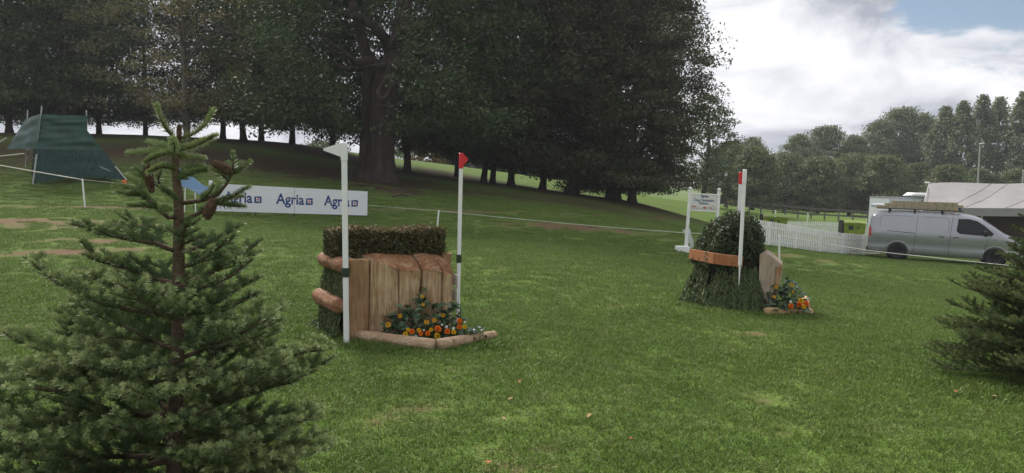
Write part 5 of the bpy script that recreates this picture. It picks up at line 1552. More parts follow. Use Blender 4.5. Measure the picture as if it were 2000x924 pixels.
# ------------------------------------------------------------------ green shelter
m_tarp = M('green_tarp', (.022, .066, .053), .55, .25, 3, .15, 20, spec=.35)
m_tarp2 = M('green_shade_net', (.018, .050, .045), .75, .2, 5, alpha=.86)
m_pole = M('grey_pole', (.42, .43, .43), .5, .1)
def build_shelter():
    rng = random.Random(5)
    q = lambda zx, zy, Y: at(zx / 3.554, 180 + zy / 3.554, Y)
    Yf = 24.6; Yb = 27.0
    g = foot(150, 25.5)
    t = thing('shelter', 'green tarpaulin shelter with dark net sides on the bank at the far left', 'tent', loc=g)
    def cloth(c00, c10, c11, c01, name, mat, nu=22, nv=16, amp=.05, sag=.0, seed=0, hem=0):
        rows = []
        for j in range(nv + 1):
            v = j / nv; row = []
            for i in range(nu + 1):
                u = i / nu
                p = c00.lerp(c10, u).lerp(c01.lerp(c11, u), v)
                w = math.sin(PI * u) ** .5 * math.sin(PI * v) ** .5 if 0 < u < 1 and 0 < v < 1 else 0
                p = p + Vector((0, -1, 0)) * amp * w * (math.sin(v * 9 + 2.5 * u + seed) * .6 + math.sin(v * 17 - 4 * u + seed * 2) * .35 + math.sin(u * 11 + v * 6 + seed) * .4)
                p = p - Vector((0, 0, sag * 4 * u * (1 - u) * v)) + Vector((0, 0, hem * 4 * u * (1 - u) * (1 - v)))
                row.append(p)
            rows.append(row)
        mb = MB(); mb.smooth = True; mb.grid(rows); return mb.build(name, mat, t)
    A, B, C, D = q(287, 150, Yf), q(605, 165, Yf), q(605, 265, Yf), q(720, 405, Yf)
    E, Fp = q(260, 395, Yf - .1), q(272, 265, Yf)
    Ab, Bb = A + Vector((-1.6, 2.2, -.05)), B + Vector((-1.7, 2.2, -.1))
    cloth(q(276, 262, Yf), C, B, A, 'canopy', m_tarp, amp=.05, seed=1)
    cloth(E, D, C + Vector((.0, -.01, 0)), Fp, 'canopy', m_tarp, amp=.05, seed=2)
    cloth(A, B, Bb, Ab, 'canopy', m_tarp, amp=.02, seed=3)
    # left flap hanging out to a guy pole
    P1, P2 = q(45, 392, Yf + 1.0), q(180, 185, Yf + 1.2)
    cloth(P1, E, A, P2, 'flap', m_tarp, amp=.10, seed=4, sag=.0)
    # netting down to the ground
    G1 = q(225, 640, Yf - .15); G2 = q(885, 617, Yf - .3)
    cloth(G1, G2, D, E, 'net_wall', m_tarp2, amp=.03, seed=5, hem=.16)
    cloth(D, G2, G2 + Vector((-2.4, 2.4, .1)), Bb, 'net_wall', m_tarp2, amp=.04, seed=6)
    cloth(q(225, 640, Yf - .15) + Vector((-1.6, 2.4, .2)), G2 + Vector((-2.4, 2.4, .1)), Bb, Ab, 'net_wall', m_tarp2, amp=.04, seed=7)
    for a, b, r in ((q(290, 95, Yf + .02), q(250, 600, Yf + .02), .022), (q(192, 125, Yf + 1.2), q(178, 520, Yf + 1.2), .02), (q(600, 130, Yf + .05), q(610, 560, Yf + .5), .02), (q(255, 430, Yf - .12), q(228, 638, Yf - .17), .026), (q(272, 500, Yf - .1), q(242, 560, Yf - .12), .014), (q(690, 515, Yf - .15), q(838, 582, Yf - .22), .012), (q(800, 515, Yf - .2), q(880, 612, Yf - .3), .02), (q(-60, 380, Yf + .9), q(45, 318, Yf + .9), .028), (q(178, 400, Yf + 1.1), q(220, 400, Yf + .6), .012), (q(225, 392, Yf + .6), q(185, 470, Yf + 1.1), .012)):
        mb = MB(); mb.tube([a, b], r, 8); mb.build('pole', m_pole, t)
    # a folding table seen dimly through the netting
    m_tab = M('grey_table', (.20, .20, .21), .6, .1)
    tt = thing('folding_table', 'folding table dimly seen inside the green shelter', 'table', loc=foot(115, 26))
    c = foot(115, 26); mb = MB(); mb.box(c + Vector((0, 0, .72)), (1.5, .6, .04)); mb.build('table_top', m_tab, tt)
    for sx in (-.65, .65):
        for sy in (-.25, .25):
            mb = MB(); mb.tube([c + Vector((sx, sy, -.05)), c + Vector((sx, sy, .70))], .014, 6); mb.build('leg', m_tab, tt)
    p = at(243, 347, Yf - .3); mb = MB(); gz = hz(p.x, p.y)
    mb.lathe(Vector((p.x, p.y, gz - .02)), [(.03, 0), (.035, .10), (.075, .12), (.075, .20), (.03, .23)], 10)
    tag(mb.build('peg', M('orange_peg', (.75, .15, .02), .5, .1)), 'small orange peg at the right foot of the green shelter', 'peg')
build_shelter()

# ------------------------------------------------------------------ hydration sign and white dog
def build_sign():
    Y = 20.0
    b0 = foot(1340, Y); 
    t = thing('dog_water_sign', 'white notice board on two posts with ball tops reading Dog Hydration Station', 'sign', loc=b0)
    z3 = lambda x, y, Yd=Y: at(1320 + x / 6.16, 360 + y / 6.16, Yd)
    L0, L1 = z3(172, 78), z3(120, 775); R0 = z3(520, 92, Y + .2); R1 = z3(470, 790, Y + .2)
    for a, b in ((L0, L1), (R0, R1)):
        gz = hz(b.x, b.y); d = (a - b); b = b - d * ((b.z - gz - .03) / d.z)
        mb = MB(); ax = (a - b).normalized(); q = ax.to_track_quat('Z', 'Y').to_matrix()
        mb.box((a + b) / 2, (.075, .075, (a - b).length), mat=Matrix((Vector((1, 0, 0)), Vector((0, 1, 0)), ax)).transposed(), ch=.008)
        mb.build('post', m_whitewood, t)
        mb = MB(); mb.smooth = True
        mb.lathe(a, [(.045, 0), (.045, .012), (.025, .02), (.040, .035), (.050, .062), (.040, .092), (.012, .106)], 12, ax); mb.build('finial', m_whitewood, t)
        mb = MB(); mb.box(Vector((b.x - (.10 if a is L0 else -.05), b.y - .02, gz + .075)), (.34, .24, .17), rz=.12, ch=.01); mb.build('base', m_whitewood, t)
    c = [z3(172, 312), z3(492, 332, Y + .2), z3(510, 128, Y + .2), z3(190, 110)]
    m_panel = M('cream_panel', (.70, .70, .66), .5, .04, 4)
    ex = (c[1] - c[0]).normalized(); up = (c[3] - c[0]).normalized(); nr = ex.cross(up).normalized()
    if nr.y > 0: nr = -nr
    mb = MB(); mb.prism(c, -nr * .03); mb.build('panel', m_panel, t)
    mb = MB()
    for a, b in ((c[0], c[1]), (c[3], c[2])): mb.tube([a + nr * .0, b + nr * .0], .014, 6)
    mb.build('panel_frame', m_whitewood, t)
    def pt(x, y, off=.004):
        d = ray(1320 + x / 6.16, 360 + y / 6.16); o = Vector((0, 0, CAMH)); return o + d * ((c[0] - o).dot(nr) / d.dot(nr)) + nr * off
    for body, x0, y0, x1, y1, h in (('Agria', 300, 155, 372, 158, .068), ('Dog Hydration', 220, 202, 460, 212, .072), ('Station', 280, 240, 392, 245, .070)):
        lettering(body, t, m_blue, pt(x0, y0), pt(x1, y1), up, h, .016 if body != 'Agria' else .03)
    o = pt(376, 158); mb = MB(); mb.prism([o, o + ex * .04, o + ex * .04 + up * .04, o + up * .04], nr * .002); mb.build('emblem', m_blue, t)
    o = pt(222, 150); mb = MB(); mb.prism([o, o + ex * .03 - up * .03, o + ex * .012 - up * .004], nr * .002); mb.build('printed_bird', m_blue, t)
    m_pg = M('grey_print', (.42, .46, .42), .6, .1)
    pr = random.Random(2); mg = MB()
    for k in range(26):
        o = pt(178 + 310 * k / 26 + pr.uniform(-3, 3), 300 + 18 * k / 26); h = pr.uniform(.05, .13)
        mg.prism([o - ex * .006, o + ex * .006, o + ex * pr.uniform(-.02, .02) + up * h], nr * .002)
    mg.build('printed_grasses', m_pg, t)
    mr_ = MB()
    for x, y, s in ((185, 272, .016), (212, 265, .030), (235, 268, .018), (340, 282, .034), (352, 284, .024), (380, 280, .014), (415, 275, .018), (430, 290, .020), (445, 262, .016), (475, 285, .012)):
        o = pt(x, y, .007); mr_.prism([o + ex * (s * math.cos(2 * PI * k / 7)) + up * (s * .8 * math.sin(2 * PI * k / 7)) for k in range(7)], nr * .002)
    mr_.build('printed_poppies', m_redp, t)
    # pale cut-out dog behind the left post
    Yd = Y + .6
    dg = [(80, 560), (85, 548), (108, 545), (122, 522), (150, 520), (172, 534), (182, 560), (180, 600), (200, 640), (214, 680), (212, 740), (205, 770), (190, 770), (186, 735), (160, 700), (150, 720), (152, 765), (135, 768), (128, 700), (112, 650), (108, 610), (105, 580), (88, 575)]
    P = [z3(x, y, Yd) for x, y in dg]; g = foot(1345, Yd)
    t2 = thing('dog_cutout', 'pale flat cut-out of a standing dog behind the left post of the hydration sign', 'cut-out', loc=g)
    mb = MB(); mb.prism(smooth_poly(P, 1), Vector((0, .018, 0))); mb.build('board', M('pale_mint_board', (.52, .58, .54), .6, .06), t2)
    mb = MB(); a = z3(178, 690, Yd + .03); mb.tube([a, Vector((a.x, a.y, hz(a.x, a.y) - .03))], .012, 6); mb.build('stake', m_white, t2)
build_sign()

# ------------------------------------------------------------------ picket fences, bins, rail fence
def picket_fence(label, a, b, hgt, pitch, wd, parts=True, postevery=14, post_w=.075):
    """a, b: ground points"""
    d = (b - a); d.z = 0; L_ = d.length; d.normalize(); rz = math.atan2(d.y, d.x); nr = Vector((d.y, -d.x, 0))
    g = Vector((a.x, a.y, hz(a.x, a.y)))
    t = thing('picket_fence', label, 'fence', loc=g)
    n = int(L_ / pitch)
    def gz(s): 
        p = a + d * s; return Vector((p.x, p.y, hz(p.x, p.y)))
    # one picket mesh, shared
    pm = MB(); w, th = wd / 2, .010
    out = [(-w, .05), (w, .05), (w, hgt - .05), (w * .8, hgt - .025), (w * .35, hgt - .005), (0, hgt), (-w * .35, hgt - .005), (-w * .8, hgt - .025), (-w, hgt - .05)]
    pm.prism([Vector((x, -th, z)) for x, z in out], (0, 2 * th, 0))
    me = bpy.data.meshes.new('picket'); me.from_pydata([tuple(v) for v in pm.v], [], pm.f); me.materials.append(m_whitewood); me.update()
    if parts:
        pr = random.Random(1)
        for k in range(n):
            p = gz(k * pitch) - t.location + nr * .034
            o = bpy.data.objects.new('picket', me); COL.objects.link(o); o.parent = t
            o.matrix_local = Matrix.Translation(p + Vector((0, 0, pr.uniform(-.012, .012)))) @ Matrix.Rotation(rz + pr.uniform(-.02, .02), 4, 'Z') @ Matrix.Rotation(pr.uniform(-.012, .012), 4, 'Y')
            WM[o.name] = WM[t.name]
    else:
        mb = MB()
        for k in range(n):
            p = gz(k * pitch) + nr * .034; m4 = Matrix.Translation(p) @ Matrix.Rotation(rz, 4, 'Z')
            mb.add([m4 @ v for v in pm.v], pm.f)
        mb.build('pickets', m_whitewood, t, kind='stuff')
    k = 0
    while k * postevery <= n:
        s0 = k * postevery * pitch; s1 = min(L_, (k + 1) * postevery * pitch)
        p = gz(s0) + nr * .0 + d * (pitch / 2); mb = MB(); mb.box(p + Vector((0, 0, hgt / 2 - .06)), (post_w, .05, hgt + .06), rz=rz); mb.build('post', m_whitewood, t)
        if s1 > s0 + .05:
            for f in (.22, .76):
                q0, q1 = gz(s0) + d * (pitch / 2 + post_w / 2), gz(s1) + d * (pitch / 2 - post_w / 2); mb = MB()
                mb.loft([q0 + Vector((0, 0, hgt * f + z)) + nr * y for y, z in ((-.015, -.03), (.022, -.03), (.022, .03), (-.015, .03))], [q1 + Vector((0, 0, hgt * f + z)) + nr * y for y, z in ((-.015, -.03), (.022, -.03), (.022, .03), (-.015, .03))])
                mb.build('rail', m_whitewood, t)
        k += 1
    return t
pa, pb = gnd(1440, 474), gnd(1720, 497)
picket_fence('white picket fence in front of the green bins', pa, pb, .90, .140, .072)
ra, rb_ = foot(1440, 47), foot(1760, 46)
picket_fence('farther white picket fence behind the green bins', ra, rb_, .80, .12, .085, parts=False, postevery=16)

m_bin = M('lime_green_bin', (.21, .29, .032), .5, .12, 3, spec=.35)
m_bindark = M('dark_bin_plastic', (.022, .024, .024), .6, .15)
def build_bin(px, Y, w, label):
    g = foot(px, Y)
    t = thing('wheeled_bin', label, 'bin', loc=g, rotz=-.18, group='green wheeled bins inside the picket fence')
    def at_(x, y, z): return WM[t.name] @ Vector((x, y, z))
    hw, hd = w / 2, .40
    mb = MB()
    mb.loft([at_(x * hw * .86, y * hd * .82, .16) for x, y in ((-1, -1), (1, -1), (1, 1), (-1, 1))], [at_(x * hw, y * hd, 1.06) for x, y in ((-1, -1), (1, -1), (1, 1), (-1, 1))])
    mb.build('body', m_bin, t)
    mb = MB(); mb.box(at_(0, 0, 1.085), (w + .08, hd * 2 + .08, .045), rz=-.18, ch=.012); mb.build('rim', m_bin, t)
    lid = MB(); rows = []
    for j in range(7):
        v = j / 6; rows.append([at_((-1 + 2 * u) * (hw + .02), -hd - .02 + (2 * hd + .04) * v, 1.11 + .15 * math.sin(PI * (.12 + .76 * v)) - .02 * (2 * u - 1) ** 4) for u in [k / 8 for k in range(9)]])
    lid.smooth = True; lid.grid(rows); lid.build('lid', m_bin, t)
    mb = MB(); mb.box(at_(-hw - .045, 0, .78), (.06, hd * 2 - .02, .78), rz=-.18); mb.box(at_(-hw - .03, 0, 1.20), (.08, hd * 1.4, .10), rz=-.18); mb.build('side_panel', m_bindark, t)
    mb = MB(); mb.box(at_(-.18, -hd - .006, .90), (.22, .02, .19), rz=-.18, ch=.004); mb.build('label_plate', m_bindark, t)
    mb = MB(); mb.box(at_(.16, -hd - .008, .93), (.08, .03, .09), rz=-.18, ch=.006); mb.build('latch', m_bindark, t)
    mb = MB(); mb.box(at_(-.20, -hd - .03, 1.12), (.26, .05, .05), rz=-.18, ch=.01); mb.box(at_(.28, -hd - .03, 1.12), (.2, .05, .05), rz=-.18, ch=.01); mb.build('grip', m_bin, t)
    for sx in (-1, 1):
        for sy in (-1, 1):
            mb = MB(); ax = WM[t.name].to_3x3() @ Vector((1, 0, 0)); mb.lathe(at_(sx * hw * .72 - .025, sy * hd * .62, .09), [(.06, 0), (.09, .008), (.09, .042), (.06, .05)], 14, ax); mb.build('wheel', m_bindark, t)
build_bin(1516, 38.5, 1.22, 'lime green wheeled bin behind the picket fence, the left one beside the farther jump')
build_bin(1671, 37, 1.02, 'lime green wheeled bin behind the picket fence, the right one beside the van')

m_grey_rail = M('weathered_grey_rail', (.15, .14, .135), .9, .25, 8, .3, 30)
def rail_fence():
    a, b = foot(1380, 72), foot(1760, 58); n = 15
    t = thing('rail_fence', 'grey two-rail wooden fence in front of the far tree line', 'fence', loc=a)
    P = []
    for k in range(n + 1):
        p = a.lerp(b, k / n); P.append(Vector((p.x, p.y, hz(p.x, p.y))))
    for p in P:
        mb = MB(); mb.box(p + Vector((0, 0, .50)), (.11, .10, 1.1), rz=-.6, ch=.01); mb.build('post', m_grey_rail, t)
    for p, q in zip(P[:-1], P[1:]):
        d = (q - p).normalized(); nr = Vector((d.y, -d.x, 0))
        for z in (.48, .92):
            mb = MB(); o = nr * .075
            mb.loft([p + o + nr * y + Vector((0, 0, z + w)) for y, w in ((-.02, -.06), (.02, -.06), (.02, .06), (-.02, .06))], [q + o + nr * y + Vector((0, 0, z + w)) for y, w in ((-.02, -.06), (.02, -.06), (.02, .06), (-.02, .06))])
            mb.build('rail', m_grey_rail, t)
rail_fence()
for px, top, Y, lab in ((1515, 411, 54, 'white post before the grey rail fence, left of the picket gap'), (1578, 417, 52, 'white post before the grey rail fence, above the middle of the pickets'), (1693, 428, 50, 'white post before the grey rail fence, beside the rear of the van'), (1207, 370, 62, 'white post on the sunny field under the right end of the wood')):
    stake(px, top, Y, lab, r=.045, grp='white posts by the rail fence')

# ------------------------------------------------------------------ the van
m_paint = M('silver_grey_paint', (.33, .34, .36), .30, .04, 2, spec=.5, metal=.55, coat=.6)
m_glass = M('dark_glass', (.008, .009, .010), .08, .1, spec=.28)
m_tyre = M('tyre_rubber', (.018, .018, .019), .85, .2)
m_rim = M('dark_steel_rim', (.06, .062, .066), .45, .15, metal=.5)
m_trim = M('black_trim', (.022, .023, .025), .6, .15)
m_seam = M('panel_gap', (.012, .012, .013), .8, .1)
m_tail = M('tail_light', (.50, .015, .02), .25, .1, spec=.5)
m_head = M('headlight', (.62, .64, .66), .15, .05, spec=.6)
m_under = M('grey_bumper', (.055, .057, .060), .6, .1)

def build_van():
    pr_, pf = at(1751, 507, 29.5), at(1937, 520, 27.95)
    fx = (pf - pr_); fx.normalize()
    side = Vector((0, 0, 1)).cross(fx).normalized(); up = fx.cross(side)
    # the near (right) wheels stand on these points; local axes: x forward, y to the left, z up
    m3 = Matrix((fx, side, up)).transposed().to_4x4()
    org = pr_ - fx * 1.08 + side * .80
    mat = Matrix.Translation(org) @ m3
    t = thing('van', 'silver grey panel van with ladders on its roof, parked on the right', 'van', mat=mat)
    def Wd(x, y, z): return mat @ Vector((x, y, z))
    Lx = 5.30
    def zt(x):
        return float(np.interp(x, [0, .05, .14, .35, 1.0, 2.0, 3.0, 3.5, 3.75, 3.95, 4.25, 4.55, 4.75, 4.9, 5.1, 5.22, 5.28, 5.30], [1.0, 1.62, 1.80, 1.88, 1.915, 1.925, 1.915, 1.87, 1.80, 1.71, 1.52, 1.30, 1.17, 1.10, 1.00, .86, .66, .52]))
    def hw(x):
        return .955 * float(np.interp(x, [0, .04, .2, .6, 4.2, 4.8, 5.1, 5.3], [.88, .95, .985, 1.0, 1.0, .95, .86, .66]))
    def sy(x, z):
        s = float(np.interp(z, [.22, .34, .50, .62, .75, .95, 1.10, 1.3, 1.6, 1.78, 1.95], [.93, .975, .985, .965, .985, 1.0, .995, .965, .905, .865, .82]))
        top = zt(x); r = .16
        if z > top - r: s *= max(.0, 1 - .20 * ((z - (top - r)) / r) ** 2.4)
        return hw(x) * s
    zb = .24
    xs = [0, .01, .03, .06, .1, .15, .22, .35] + list(np.arange(.5, 4.71, .14)) + [4.8, 4.88, 4.96, 5.04, 5.1, 5.16, 5.21, 5.25, 5.28, 5.30]
    nv = 20
    rings = []
    for x in xs:
        top = zt(x); row = []
        vs_ = [j / nv for j in range(nv + 1)]
        R_ = []
        for v in vs_:
            z = zb + (top - zb) * (1 - (1 - v) ** 1.25)
            R_.append((sy(x, z), z))
        yt = R_[-1][0]
        roof = [(yt * k, top + .035 * (1 - k * k) * (1 if x < 4 else .6)) for k in (.75, .5, .25, 0)]
        half = R_ + roof
        ring = [(-y, z) for y, z in half] + [(y, z) for y, z in half[-2::-1]] + [(.5 * half[0][0], zb - .02), (-.5 * half[0][0], zb - .02)]
        rings.append([Wd(x, y, z) for y, z in ring])
    mb = MB(); mb.smooth = True
    for a, b in zip(rings[:-1], rings[1:]): mb.loft(a, b, False)
    mb.add(rings[0], [tuple(range(len(rings[0])))]); mb.add(rings[-1], [tuple(range(len(rings[-1])))])
    body = mb.build('body', m_paint, t)
    # wheel arches are cut out of the body
    WX = (1.08, 4.36)
    cut = MB()
    for x in WX:
        for s in (-1, 1):
            cut.lathe(Wd(x, s * .60, .335), [(.395, 0), (.395, .6)], 28, (m3.to_3x3() @ Vector((0, s, 0))))
    co = cut.build('cutter', m_trim)
    co.parent = None
    md = body.modifiers.new('cut', 'BOOLEAN'); md.operation = 'DIFFERENCE'; md.object = co; md.solver = 'EXACT'
    dg = bpy.context.evaluated_depsgraph_get(); dg.update()
    me = bpy.data.meshes.new_from_object(body.evaluated_get(dg))
    body.modifiers.clear(); body.data = me
    bpy.data.objects.remove(co)
    # dark liners in the arches
    for x in WX:
        mb = MB(); mb.lathe(Wd(x, -.58, .335), [(.43, 0), (.43, 1.16)], 20, m3.to_3x3() @ Vector((0, 1, 0))); mb.build('wheel_well', m_seam, t)
    def patch(name, poly, matl, off=.004, n=1, sgn=-1, parent=None, th=.004):
        """flat-ish patch lying on the flank; poly: (x, z)"""
        cxp = sum(p[0] for p in poly) / len(poly); czp = sum(p[1] for p in poly) / len(poly)
        N_ = []
        m = len(poly)
        for i in range(m):
            a, b = poly[i], poly[(i + 1) % m]
            k = max(1, int(math.hypot(b[0] - a[0], b[1] - a[1]) / .10))
            for j in range(k): N_.append((a[0] + (b[0] - a[0]) * j / k, a[1] + (b[1] - a[1]) * j / k))
        mb = MB(); mb.smooth = True; layers = []
        for f in (1, .75, .5, .25):
            layers.append([Wd(cxp + (x - cxp) * f, sgn * (sy(cxp + (x - cxp) * f, czp + (z - czp) * f) + off), czp + (z - czp) * f) for x, z in N_])
        for a, b in zip(layers[:-1], layers[1:]): mb.loft(a, b, False)
        c = Wd(cxp, sgn * (sy(cxp, czp) + off), czp); k = len(N_)
        mb.add(layers[-1] + [c], [(i, (i + 1) % k, k) for i in range(k)])
        return mb.build(name, matl, parent or t)
    def line(name, pts, r=.006, matl=m_seam, sgn=-1, off=.0):
        P = []
        for a, b in zip(pts[:-1], pts[1:]):
            k = max(2, int(math.hypot(b[0] - a[0], b[1] - a[1]) / .07))
            P += [(a[0] + (b[0] - a[0]) * j / k, a[1] + (b[1] - a[1]) * j / k) for j in range(k)]
        P.append(pts[-1])
        mb = MB(); mb.tube([Wd(x, sgn * (sy(x, z) + off), z) for x, z in P], r, 6); return mb.build(name, matl, t)
    win = [(3.06, 1.27), (3.10, 1.74), (3.45, 1.745), (3.72, 1.68), (3.95, 1.53), (4.27, 1.24), (4.20, 1.14), (3.70, 1.14), (3.16, 1.17)]
    for s in (-1, 1):
        patch('side_window', win, m_glass, .005, sgn=s)
        line('door_seam', [(1.72, 1.80), (1.70, 1.2), (1.66, .62), (1.64, .30)], sgn=s)
        line('door_seam', [(2.92, 1.80), (2.87, 1.2), (2.84, .6), (2.84, .30)], sgn=s)
        line('door_seam', [(4.27, 1.22), (4.10, .98), (4.02, .70), (4.0, .32)], sgn=s)
        line('sliding_rail', [(.66, 1.15), (1.66, 1.10)], .010, sgn=s)
        line('body_crease', [(1.62, .60), (2.3, .585), (3.9, .54)], .007, m_paint, s)
        line('panel_recess', [(.42, 1.28), (.40, 1.60), (.50, 1.76), (1.55, 1.76)], .005, m_seam, s)
        line('panel_recess', [(1.85, 1.76), (2.72, 1.76), (2.80, 1.66), (2.80, 1.20)], .005, m_seam, s)
        for x in (2.58, 3.05):
            mb = MB(); mb.box(Wd(x, s * (sy(x, 1.04) + .018), 1.04), (.20, .035, .035), mat=m3.to_3x3(), ch=.008); mb.build('door_handle', m_paint, t)
            patch('handle_recess', [(x - .11, 1.02), (x - .04, .995), (x + .04, .995), (x + .11, 1.02), (x + .04, 1.06), (x - .04, 1.06)], m_seam, .003, sgn=s)
        # mirror
        mb = MB(); mb.smooth = True
        mb.box(Wd(4.02, s * (sy(4.0, 1.22) + .13), 1.24), (.13, .20, .22), mat=m3.to_3x3(), ch=.03); mb.tube([Wd(4.02, s * (sy(4.02, 1.16) - .02), 1.15), Wd(4.02, s * (sy(4.02, 1.16) + .10), 1.17)], .03, 8); mb.build('mirror', m_trim, t)
        # lamps
        patch('tail_light', [(.02, .86), (.115, .88), (.105, 1.26), (.05, 1.30), (.03, 1.26)], m_tail, .006, sgn=s)
        patch('headlight', [(4.72, .84), (5.02, .78), (5.10, .90), (4.85, .99)], m_head, .006, sgn=s)
        # flared arches
        for x in WX:
            A_ = [R(d) for d in range(-8, 189, 7)]
            line('wheel_arch', [(x + .415 * math.cos(a), max(.27, .335 + .415 * math.sin(a))) for a in A_], .022, m_paint, s, off=-.008)
        patch('rear_bumper', [(.02, .25), (.62, .25), (.66, .42), (.55, .47), (.02, .47)], m_paint, .007, sgn=s)
    line('fuel_flap', [(4.28, .98), (4.36, .98), (4.36, 1.02), (4.28, 1.02), (4.28, .98)], .004)
    # windscreen lies on the sloping front
    rows = []
    for x in np.linspace(3.90, 4.70, 9):
        w = sy(x, zt(x) - .02) * .93
        rows.append([Wd(x + .006, w * k, zt(x) + .021 * (1 - k * k) + .009) for k in np.linspace(-1, 1, 13)])
    mb = MB(); mb.smooth = True; mb.grid(rows); mb.build('windscreen', m_glass, t)
    mb = MB(); mb.box(Wd(.0, 0, .36), (.10, 1.7, .22), mat=m3.to_3x3(), ch=.03); mb.box(Wd(5.27, 0, .36), (.10, 1.2, .22), mat=m3.to_3x3(), ch=.03); mb.build('bumper', m_under, t)
    # wheels
    for x in WX:
        for s in (-1, 1):
            ax = m3.to_3x3() @ Vector((0, s, 0)); c = Wd(x, s * .68, .325)
            wroot = MB(); wroot.smooth = True
            wroot.lathe(c, [(.20, 0), (.285, .0), (.322, .03), (.33, .06), (.33, .16), (.322, .195), (.285, .225), (.215, .225), (.205, .20)], 32, ax)
            w = wroot.build('wheel', m_tyre, t)
            rm = MB(); rm.smooth = True
            rm.lathe(c + ax * .14, [(.02, .0), (.205, .0), (.215, .07), (.205, .075), (.19, .05), (.13, .03), (.09, .055), (.06, .06), (.02, .06)], 28, ax); rmo = rm.build('rim', m_rim, w)
            sl = MB()
            for k in range(10):
                a = 2 * PI * k / 10; u1 = m3.to_3x3() @ Vector((math.cos(a), 0, math.sin(a)))
                sl.lathe(c + ax * .182 + u1 * .158, [(.020, 0), (.020, .006)], 8, ax)
            sl.build('rim_holes', m_seam, w)
    # roof rack
    rk = MB()
    for x in (.7, 1.6, 2.55):
        rk.box(Wd(x, 0, 2.02), (.06, 1.45, .04), mat=m3.to_3x3()); 
        for s in (-1, 1): rk.box(Wd(x, s * .70, 1.955), (.07, .05, .14), mat=m3.to_3x3())
    rk.build('roof_rack', m_trim, t)
    rail = MB()
    for s in (-1, 1): rail.box(Wd(1.75, s * .735, 2.03), (3.0, .035, .035), mat=m3.to_3x3())
    rail.build('roof_rail', m_trim, t)
    # ladders on the rack
    m_lad = M('tan_fibreglass', (.36, .30, .20), .6, .15, 8); m_lad2 = M('grey_aluminium', (.42, .42, .40), .45, .1, metal=.4)
    def ladder(label, x0, x1, y, z, wd, matl, tilt=0, step=.28, skew=0):
        tt = thing('ladder', label, 'ladder', loc=Wd((x0 + x1) / 2, y, z), group='ladders on the van roof')
        for s in (-1, 1):
            mb = MB(); a, b = Wd(x0, y + s * wd / 2 - skew, z), Wd(x1, y + s * wd / 2 + skew, z + tilt)
            d = (b - a).normalized(); w_ = d.cross(up).normalized(); mb.box((a + b) / 2, ((b - a).length, .03, .095), mat=Matrix((d, -w_, up)).transposed(), ch=.004); mb.build('stile', matl, tt)
        n = int((x1 - x0) / step)
        for k in range(n):
            x = x0 + .15 + k * step; f = (x - x0) / (x1 - x0); yy = y - skew + 2 * skew * f
            mb = MB(); mb.tube([Wd(x, yy - wd / 2 - .02, z + tilt * f), Wd(x, yy + wd / 2 + .02, z + tilt * f)], .017, 8); mb.build('rung', m_trim if matl is m_lad else m_lad2, tt)
    ladder('tan ladder nearest the edge of the van roof', .22, 2.95, -.36, 2.09, .42, m_lad, .0)
    ladder('tan ladder stacked on top of the nearer one on the van roof', .50, 3.25, -.30, 2.185, .38, m_lad, .02, skew=.03)
    ladder('tan ladder topmost on the near stack of the van roof', .75, 3.05, -.28, 2.29, .36, m_lad, .015, skew=-.04)
    ladder('grey ladder on the far side of the van roof', .4, 3.0, .30, 2.09, .42, m_lad2)
    ladder('short tan ladder lying on the far ladder of the van roof', .9, 3.1, .26, 2.185, .36, m_lad, .03, skew=-.03)
    for y, z, x1, lab in ((-.02, 2.10, 2.6, 'white pipe with a rounded end between the ladders on the van roof'), (.62, 2.10, 2.4, 'white pipe along the far edge of the van roof')):
        mb = MB(); mb.smooth = True; mb.tube([Wd(.05, y, z + .02), Wd(x1, y, z + .02)], .075, 14, roundcap=True); o = mb.build('pipe', m_white); tag(o, lab, 'pipe', 'white pipes on the van roof')
    pr2 = random.Random(3)
    for x, y, z, s, c, lab in ((1.55, -.1, 2.24, (.12, .10, .05), m_trim, 'dark clamp holding the ladders, middle of the van roof'), (2.70, -.2, 2.27, (.14, .12, .05), m_trim, 'dark clamp holding the ladders, near the cab'), (3.12, -.35, 2.10, (.10, .22, .13), M('blue_plastic', (.03, .06, .20), .5, .1), 'blue block at the front end of the ladders'), (2.98, -.45, 2.07, (.22, .10, .06), M('yellow_plastic', (.55, .36, .05), .5, .1), 'yellow block under the front end of the ladders')):
        mb = MB(); mb.box(Wd(x, y, z), s, mat=m3.to_3x3(), ch=.012)
        if c is m_trim: mb.tube([Wd(x, y, z), Wd(x, y, z + .13)], .007, 6)
        o = mb.build('clamp' if c is m_trim else 'block', c); tag(o, lab, 'clamp' if c is m_trim else 'block')
build_van()

